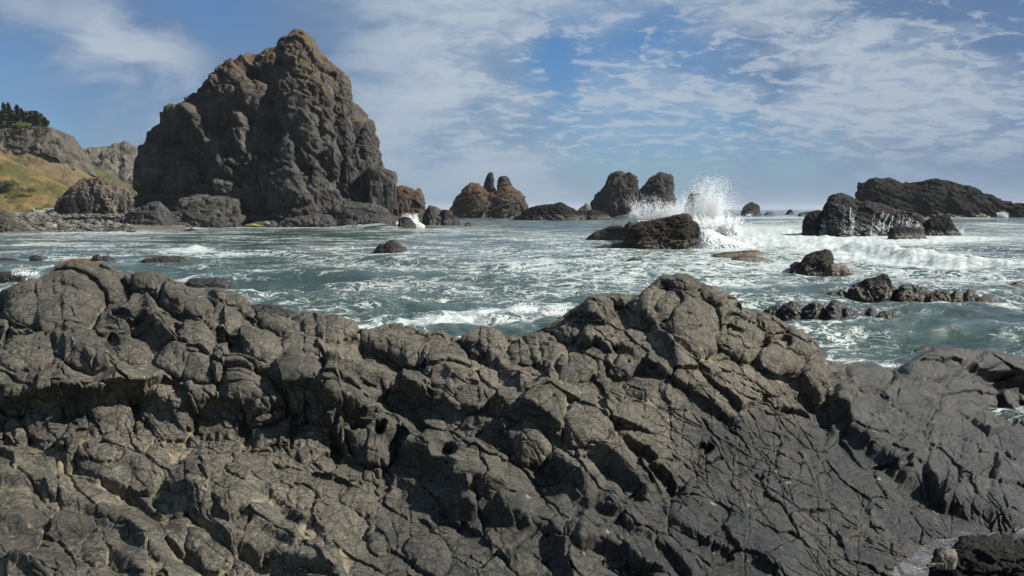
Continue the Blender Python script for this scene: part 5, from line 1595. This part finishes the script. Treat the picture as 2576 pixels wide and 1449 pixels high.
# cobbles: one uncountable scatter of small stones
ICO_V = np.array([[0, 0, 1], [.894, 0, .447], [.276, .851, .447], [-.724, .526, .447], [-.724, -.526, .447], [.276, -.851, .447], [.724, .526, -.447], [-.276, .851, -.447], [-.894, 0, -.447], [-.276, -.851, -.447], [.724, -.526, -.447], [0, 0, -1]])
ICO_F = np.array([[0, 1, 2], [0, 2, 3], [0, 3, 4], [0, 4, 5], [0, 5, 1], [1, 6, 2], [2, 7, 3], [3, 8, 4], [4, 9, 5], [5, 10, 1], [2, 6, 7], [3, 7, 8], [4, 8, 9], [5, 9, 10], [1, 10, 6], [6, 11, 7], [7, 11, 8], [8, 11, 9], [9, 11, 10], [10, 11, 6]])
rs = np.random.RandomState(77)
vs, fs = [], []
for k in range(1500):
    px = rs.uniform(20, 335)
    y = rs.uniform(146, 300)
    x = (px - 1288) / F * y
    r = abs(rs.normal()) * 0.32 + 0.16
    j = ICO_V * (1 + 0.25 * rs.normal(size=(12, 1))) * np.array([r * rs.uniform(0.9, 1.7), r, r * 0.7])
    vs.append(j + [x, y, beach_z(x, y) + r * 0.2])
    fs.append(ICO_F + 12 * k)
tag(mesh_obj('cobbles', np.concatenate(vs), np.concatenate(fs), plain_mat("beach_cobbles", (0.03, 0.029, 0.027), (0.125, 0.118, 0.103), 0.5, 0.9)), kind='stuff')
BB = "boulders along the beach's water edge"
for i, (lab, px, w, h_, base, mat) in enumerate([
    ("pale rounded boulder, largest of the light stones on the beach", 136, 15, 13, 577, 'pale'), ("dark flat boulder left of the pale one at the beach's edge", 98, 18, 8, 578, 'black'), ("low dark slab right of the pale boulder", 178, 20, 10, 579, 'black'),
    ("long dark ledge on the beach below the bluff", 205, 34, 12, 566, 'black'), ("dark boulder between the beach ledge and the great stack", 248, 20, 14, 566, 'stack'), ("black boulder touching the great stack's left foot", 275, 22, 18, 571, 'black'),
    ("low wet rock in the wash below the bluff", 228, 22, 10, 580, 'black'), ("small grey boulder below the driftwood pile", 158, 9, 7, 563, 'pale'), ("flat dark rock at the water's edge nearest the great stack", 285, 26, 9, 579, 'black'), ("small dark stone beside the left-edge mound on the beach", 66, 9, 6, 573, 'black')]):
    y = 8277 / max(base - 527, 10) * 0.99
    single('beach_boulder', lab, "boulder", [(px - w, base + 2), (px - w * 0.7, base - h_ * 0.6), (px - w * 0.2, base - h_), (px + w * 0.3, base - h_ * 0.9), (px + w * 0.8, base - h_ * 0.5), (px + w, base + 2)], base, mat, BB, y=y, k=0.8, nt=44, nf=20, nb=6, seed=771 + i, zb=-0.3 if y < 165 else 0.2)
single('shore_mound', "dark rounded rock mound cut by the left edge at the beach", "rock mound", [(-120, 590), (-80, 545), (-40, 532), (0, 527), (14, 530), (24, 538), (32, 548), (42, 560), (58, 572), (74, 580), (92, 590)], 586, 'stack', k=0.8, nt=140, nf=56, seed=791, rot=-.4)


def log(a, b, r0, r1, mat, name, bend=0.0):
    a, b = np.array(a, float), np.array(b, float)
    ax = b - a
    L = np.linalg.norm(ax)
    ax /= L
    s1 = np.cross(ax, [0, 0, 1])
    s1 /= np.linalg.norm(s1)
    s2 = np.cross(s1, ax)
    ver, nseg, k = [], 6, 8
    for i in range(nseg + 1):
        t = i / nseg
        c = a + ax * L * t + s1 * bend * math.sin(t * math.pi) + s2 * 0.05 * math.sin(t * 9)
        r = r0 + (r1 - r0) * t
        for j in range(k):
            th = 2 * math.pi * j / k
            rr = r * (1 + 0.14 * math.sin(3 * th + i * 1.3))
            ver.append(c + rr * (math.cos(th) * s1 + math.sin(th) * s2))
    fac = [[i * k + j, i * k + (j + 1) % k, (i + 1) * k + (j + 1) % k, (i + 1) * k + j] for i in range(nseg) for j in range(k)]
    n0 = len(ver)
    ver += [a, b]
    fac += [[n0, (j + 1) % k, j, j] for j in range(0)]
    o = mesh_obj(name, np.array(ver), np.array(fac + [[(j + 1) % k, j, n0, n0] for j in range(0)] or fac), mat)
    return o


rs = np.random.RandomState(21)
for k in range(20):
    px = rs.uniform(90, 146)
    y = rs.uniform(286, 306)
    x = (px - 1288) / F * y
    z = beach_z(x, y) + rs.uniform(0.3, 1.9) * (1 - abs(px - 118) / 40)
    th = rs.uniform(-0.5, 0.5)
    L = rs.uniform(3.0, 8.0)
    e = np.array([math.cos(th), math.sin(th) * 0.5, rs.uniform(-0.16, 0.16)]) * L
    o = log((x, y, z), np.array((x, y, z)) + e, rs.uniform(0.22, 0.4), rs.uniform(0.1, 0.22), M['drift'], 'driftwood_log', rs.uniform(-.4, .4))
    tag(o, "bleached driftwood log in the tangled pile at the top of the beach", "driftwood", "driftwood pile")
for k, (p0, p1, py, lab) in enumerate([(28, 66, 541, "upper long bleached log lying flat near the beach mound"), (36, 74, 544.5, "lower, paler bleached log lying flat near the beach mound"), (70, 108, 539, "thin bleached log between the flat logs and the driftwood pile"), (84, 96, 527, "short bleached log leaning on the grass above the driftwood pile")]):
    y = 268 if py > 530 else 318
    a, b = at_y(p0, py, y), at_y(p1, py + (1.5 if py > 530 else 8), y - 3)
    a[2] = beach_z(a[0], a[1]) + 0.3 if py > 530 else a[2]
    b[2] = beach_z(b[0], b[1]) + 0.3 if py > 530 else b[2]
    tag(log(a, b, 0.45, 0.25, M['drift'], 'driftwood_log', 0.3), lab, "driftwood", "driftwood logs on the beach")


def conifer(px, pyb, pyt, hw, y, label, group, seed, rough=0.35, mat='needles', bare=0.12):
    base = at_y(px, pyb, y)
    ht = at_y(px, pyt, y)[2] - base[2]
    r = hw * (1.55 if rough < 0.5 else 1.35) / F * y
    root = tag(empty('conifer_tree', base), label, "tree", group)
    rs = np.random.RandomState(seed)
    ver, fac = [], []
    for i in range(9):
        t = i / 8
        for j in range(6):
            th = 2 * math.pi * j / 6
            q = 0.028 * ht * (1 - t) + 0.02
            ver.append(base + [q * math.cos(th) + 0.02 * ht * math.sin(t * 3), q * math.sin(th), ht * 0.97 * t - 1.0 * (t == 0)])
    fac = [[i * 6 + j, i * 6 + (j + 1) % 6, i * 6 + 6 + (j + 1) % 6, i * 6 + 6 + j] for i in range(8) for j in range(6)]
    mesh_obj('trunk', np.array(ver), np.array(fac), M['bark'], root)
    ver, fac = [], []
    nb = int(80 + ht * 9)
    for k in range(nb):
        t = bare + (1 - bare) * (k + rs.rand()) / nb
        th = rs.uniform(0, 2 * math.pi)
        tr = (t - bare) / (1 - bare)
        prof = (1 - t) ** 0.8 + 0.05 if rough < 0.5 else 0.95 * math.sqrt(max(0.02, 1 - (1.75 * tr - 0.8) ** 2)) + 0.05
        ln = r * prof * rs.uniform(1 - rough, 1.15)
        d = np.array([math.cos(th), math.sin(th), -0.18 + 0.3 * t])
        sd = np.array([-math.sin(th), math.cos(th), 0])
        o = base + [0.02 * ht * math.sin(t * 3), 0, ht * t]
        # a drooping fan of small twigs along the branch
        m = 5
        for q in range(m):
            f0 = (q + 0.4) / m
            c = o + d * ln * f0 + np.array([0, 0, -0.12 * ln * f0 * f0])
            w = (0.34 * ln * (1.1 - f0) + 0.2) * rs.uniform(0.7, 1.3)
            n0 = len(ver)
            lift = rs.uniform(-0.1, 0.12) * ln
            ver += [c - d * w * 0.7, c + sd * w + [0, 0, lift - 0.1 * w], c + d * w * 1.3 + [0, 0, -0.2 * w], c - sd * w + [0, 0, -lift - 0.1 * w]]
            fac.append([n0, n0 + 1, n0 + 2, n0 + 3])
            if rs.rand() < 0.6:
                n0 = len(ver)
                ver += [c - d * w * 0.5, c + d * w * 0.4 + [0, 0, w * 0.9], c + d * w * 1.1, c + d * w * 0.3 + [0, 0, -w * 0.9]]
                fac.append([n0, n0 + 1, n0 + 2, n0 + 3])
    o = mesh_obj('crown', np.array(ver), np.array(fac), M[mat], root)
    return root


TG = "conifers on the headland"
TREES = [(4, 326, 277, 12, "shorter conifer cut by the left edge"), (13, 325, 258, 15, "tall spire-topped conifer nearest the left edge, left of a twin spire"), (24, 325, 257, 14, "tall spire-topped conifer, right one of the twin spires"), (34, 324, 276, 13, "dark conifer in the dip right of the twin spires"),
         (46, 323, 263, 17, "broad pointed conifer behind the bright green bush"), (57, 322, 272, 13, "conifer on the right shoulder of the broad pointed one"), (68, 321, 281, 12, "round-topped conifer at the middle of the headland clump"), (79, 321, 280, 12, "flat-topped dark tree right of the clump's middle"),
         (90, 320, 280, 12, "bushy tree with the highest top in the right half of the clump"), (100, 320, 286, 11, "wind-shaped tree second from the clump's right end"), (111, 320, 295, 9, "small wind-shaped tree at the clump's right end, on the brink")]
for i, (px, b, t_, hw, lab) in enumerate(TREES):
    conifer(px, b + 5, t_, hw, 420 - (i % 3) * 4, lab, TG, 801 + i, 0.3 if i < 6 else 0.55, bare=0.1 if i < 6 else 0.22)
for i, (px, b, t_, hw, lab) in enumerate([(168, 380, 374, 5, "tiny far conifer on the saddle, leftmost of three"), (173, 381, 372, 5, "tiny far conifer on the saddle, middle of three"), (178, 383, 374, 4, "tiny far conifer on the saddle, rightmost of three")]):
    conifer(px, b + 2, t_, hw, 505, lab, "far conifers on the saddle", 831 + i)


def shrub(cx, cy, hw, hh, y, label, mat, seed, n=700, depth=0.6):
    c = at_y(cx, cy, y)
    rx, rz = hw / F * y, hh / F * y
    root = tag(empty('shrub', c - np.array([0, 0, rz])), label, "shrub")
    rs = np.random.RandomState(seed)
    ver, fac = [], []
    cl = rs.normal(size=(14, 3)) * [0.5, 0.4, 0.35]
    for k in range(n):
        u = cl[k % 14] + rs.normal(size=3) * 0.24
        nn = np.linalg.norm(u)
        if nn > 1:
            u /= nn
        p = c + u * [rx, rx * depth, rz]
        s_ = rs.uniform(0.12, 0.34) * (rz * 0.5 + 0.3)
        a, b = rs.normal(size=3), rs.normal(size=3)
        a /= np.linalg.norm(a)
        b -= a * (a @ b)
        b /= np.linalg.norm(b)
        n0 = len(ver)
        ver += [p - a * s_, p + b * s_ * 0.6, p + a * s_, p - b * s_ * 0.6]
        fac.append([n0, n0 + 1, n0 + 2, n0 + 3])
    mesh_obj('foliage', np.array(ver), np.array(fac), M[mat], root)
    ver = []
    for i in range(5):
        for j in range(5):
            th = 2 * math.pi * j / 5
            ver.append(c + [0.12 * math.cos(th), 0.12 * math.sin(th), -rz * 1.4 + rz * 0.4 * i])
    mesh_obj('stem', np.array(ver), np.array([[i * 5 + j, i * 5 + (j + 1) % 5, i * 5 + 5 + (j + 1) % 5, i * 5 + 5 + j] for i in range(4) for j in range(5)]), M['bark'], root)


shrub(53, 313, 24, 8, 404, "bright yellow-green bush at the foot of the conifers on the cliff", 'bush', 841)
shrub(28, 328, 26, 9, 404, "dark hanging shrubs on the cliff brink left of the bright bush", 'shrub', 842)
shrub(98, 322, 26, 7, 406, "low dark shrubs on the cliff brink right of the bright bush", 'shrub', 843)
shrub(18, 466, 28, 14, 338, "grey-green shrub on the golden slope at the left edge", 'shrub', 844)
shrub(60, 478, 30, 9, 337, "low spreading shrub on the golden slope, right of the grey-green one", 'shrub', 845)

# ------------------------------------------------------------------ spray and white water
OCT_V = np.array([[1, 1, 1], [1, -1, -1], [-1, 1, -1], [-1, -1, 1]], float) * 0.8
OCT_F = np.array([[0, 1, 2], [0, 3, 1], [0, 2, 3], [1, 3, 2]])


def droplets(name, pts, rad):
    n = len(pts)
    jit = np.random.RandomState(n).uniform(0.6, 1.5, (n, 4, 1))
    v = pts[:, None, :] + OCT_V[None] * rad[:, None, None] * jit
    f = (OCT_F[None] + 4 * np.arange(n)[:, None, None]).reshape(-1, 3)
    tag(mesh_obj(name, v.reshape(-1, 3), f, M['spray'], flat=True), kind='stuff')


def jets(px, py, y, njet, up, spread, lean, dens, rmin, rmax, seed, width=1.0, dx=0.0, g=9.8):
    """ballistic jets of drops thrown up from a stretch of the waterline"""
    rs = np.random.RandomState(seed)
    o = at_y(px, py, y)
    P, R = [], []
    for j in range(njet):
        s0 = o + np.array([rs.uniform(-1, 1) * width, rs.uniform(-1, 1) * width * 0.6, 0])
        vz = up * (0.25 + 0.75 * rs.rand() ** 1.1)
        vx = lean + rs.normal() * spread
        vy = rs.normal() * spread * 0.6
        n = int(dens * rs.uniform(0.5, 1.4))
        top = vz * vz / (2 * g)
        zz = top * rs.rand(n) ** 0.9
        t = (vz - np.sqrt(np.maximum(vz * vz - 2 * g * zz, 0))) / g
        fall = rs.rand(n) < 0.22
        t = np.where(fall, vz / g + rs.rand(n) * 0.5 * vz / g, t)
        T = vz / g
        q = s0 + np.stack([vx * t, vy * t, vz * t - 0.5 * g * t * t], 1)
        q += rs.normal(size=(n, 3)) * (0.05 + 0.22 * (t / T)[:, None]) * (0.4 + 0.06 * up)
        P.append(q)
        R.append(rmin + (rmax - rmin) * rs.rand(n) ** 2.2 * (1.15 - 0.6 * t / T))
    return np.concatenate(P), np.concatenate(R)


def spray():
    # the tall plume: two clusters of jets leaning right, thrown up from the rock's seaward end
    a = jets(1762, 572, 92, 380, 11.2, 0.55, 1.45, 110, 0.010, 0.06, 1, 1.7)
    m = jets(1770, 580, 91, 260, 9.2, 1.1, 1.5, 130, 0.006, 0.022, 4, 2.6)
    b = jets(1768, 560, 93, 80, 9.8, 1.5, 0.3, 90, 0.012, 0.05, 2, 3.2)
    c = jets(1780, 590, 88, 300, 6.4, 1.0, 1.0, 80, 0.02, 0.09, 3, 3.0)
    P = np.concatenate([a[0], b[0], c[0], m[0]])
    R = np.concatenate([a[1], b[1], c[1], m[1]])
    k = P[:, 2] > 0
    droplets('wave_spray', P[k], R[k])
    # low curtain of drops behind the rock
    P, R = [], []
    for i, px in enumerate(np.linspace(1596, 1726, 15)):
        q = jets(px, 552, 104, 36, 7.6 + 1.0 * math.sin(i), 1.0, -0.3, 50, 0.012, 0.058, 20 + i, 0.8)
        P.append(q[0])
        R.append(q[1])
    P, R = np.concatenate(P), np.concatenate(R)
    k = P[:, 2] > 0.2
    droplets('wave_spray', P[k], R[k])
    # smaller splashes
    for (px, py, y, nj, up, dn, rm, sd) in [(1034, 562, 182, 90, 7.0, 60, 0.09, 51), (1008, 566, 180, 40, 4, 40, 0.09, 52), (494, 573, 188, 50, 6, 40, 0.12, 53), (64, 690, 48, 26, 2.6, 30, 0.03, 54), (1315, 782, 30.5, 40, 2.3, 40, 0.022, 55), (1392, 790, 29.5, 30, 1.9, 40, 0.022, 56),
                                            (1884, 545, 470, 60, 6, 50, 0.18, 57), (2400, 585, 128, 50, 4.5, 40, 0.08, 58), (2520, 548, 380, 50, 8, 40, 0.25, 59), (745, 815, 27.5, 30, 1.2, 40, 0.02, 60)]:
        q = jets(px, py, y, nj, up, up * 0.12, 0.1, dn, rm * 0.25, rm, sd, up * 0.25)
        k = q[0][:, 2] > 0
        droplets('splash_drops', q[0][k], q[1][k])
    # heaped white water
    for i, (sil, base, y, k, fb) in enumerate([
        ([(1704, 634), (1730, 616), (1748, 596), (1764, 580), (1782, 576), (1800, 584), (1830, 598), (1870, 612), (1930, 634)], 628, 86, 0.55, 0.02),
        ([(1590, 562), (1604, 544), (1630, 538), (1660, 537), (1690, 534), (1720, 534), (1732, 562)], 560, 108, 0.5, 0.025),
        ([(1012, 567), (1024, 558), (1036, 552), (1046, 556), (1058, 561), (1068, 567)], 566, 181, 0.4, 0.05)]):
        P, N, d, span = loaf(sil, base, y=y, k=k, nt=150, nf=70, nb=16, seed=900 + i, scales=((0.2, 0.05),), fb=fb)
        d = d * 0.35 + span * 0.03 * fbm3(P / (span * 0.10), 5, 931, 0.55)
        V = P + N * d[..., None]
        tag(mesh_obj('white_water', V.reshape(-1, 3), grid_faces(V.shape[0], V.shape[1], True), M['foamwater']), kind='stuff')


def foamwater():
    m, t, b = new_mat("churned_foam")
    p = pos(t)
    n = t.noise(p, 1.6, 7, 0.7)
    t.put(b.inputs['Base Color'], t.mix(t.ramp(n, 0.32, 0.6), (0.42, 0.48, 0.48), (0.72, 0.74, 0.74)))
    b.inputs['Roughness'].default_value = 0.9
    b.inputs['Specular IOR Level'].default_value = 0.1
    t.put(b.inputs['Normal'], t.bump(t.noise(p, 3.0, 7, 0.72), 0.35, 1.0))
    return m


M['foamwater'] = foamwater()
spray()


# ------------------------------------------------------------------ sea air
def haze(density):
    x0, x1, y0, y1, z0, z1 = -13500, 13500, -2900, 13500, -6.0, 66.0
    v = [(x0, y0, z0), (x1, y0, z0), (x1, y1, z0), (x0, y1, z0), (x0, y0, z1), (x1, y0, z1), (x1, y1, z1), (x0, y1, z1)]
    f = [[0, 3, 2, 1], [4, 5, 6, 7], [0, 1, 5, 4], [1, 2, 6, 5], [2, 3, 7, 6], [3, 0, 4, 7]]
    m = bpy.data.materials.new("haze")
    m.use_nodes = True
    t = NT(m.node_tree)
    t.n.clear()
    vol = t.n.new('ShaderNodeVolumePrincipled')
    vol.inputs['Color'].default_value = (0.80, 0.87, 0.95, 1)
    vol.inputs['Density'].default_value = density
    out = t.n.new('ShaderNodeOutputMaterial')
    t.l.new(vol.outputs[0], out.inputs['Volume'])
    tag(mesh_obj('haze', v, f, m, flat=True), kind='stuff')


haze(0.00005)
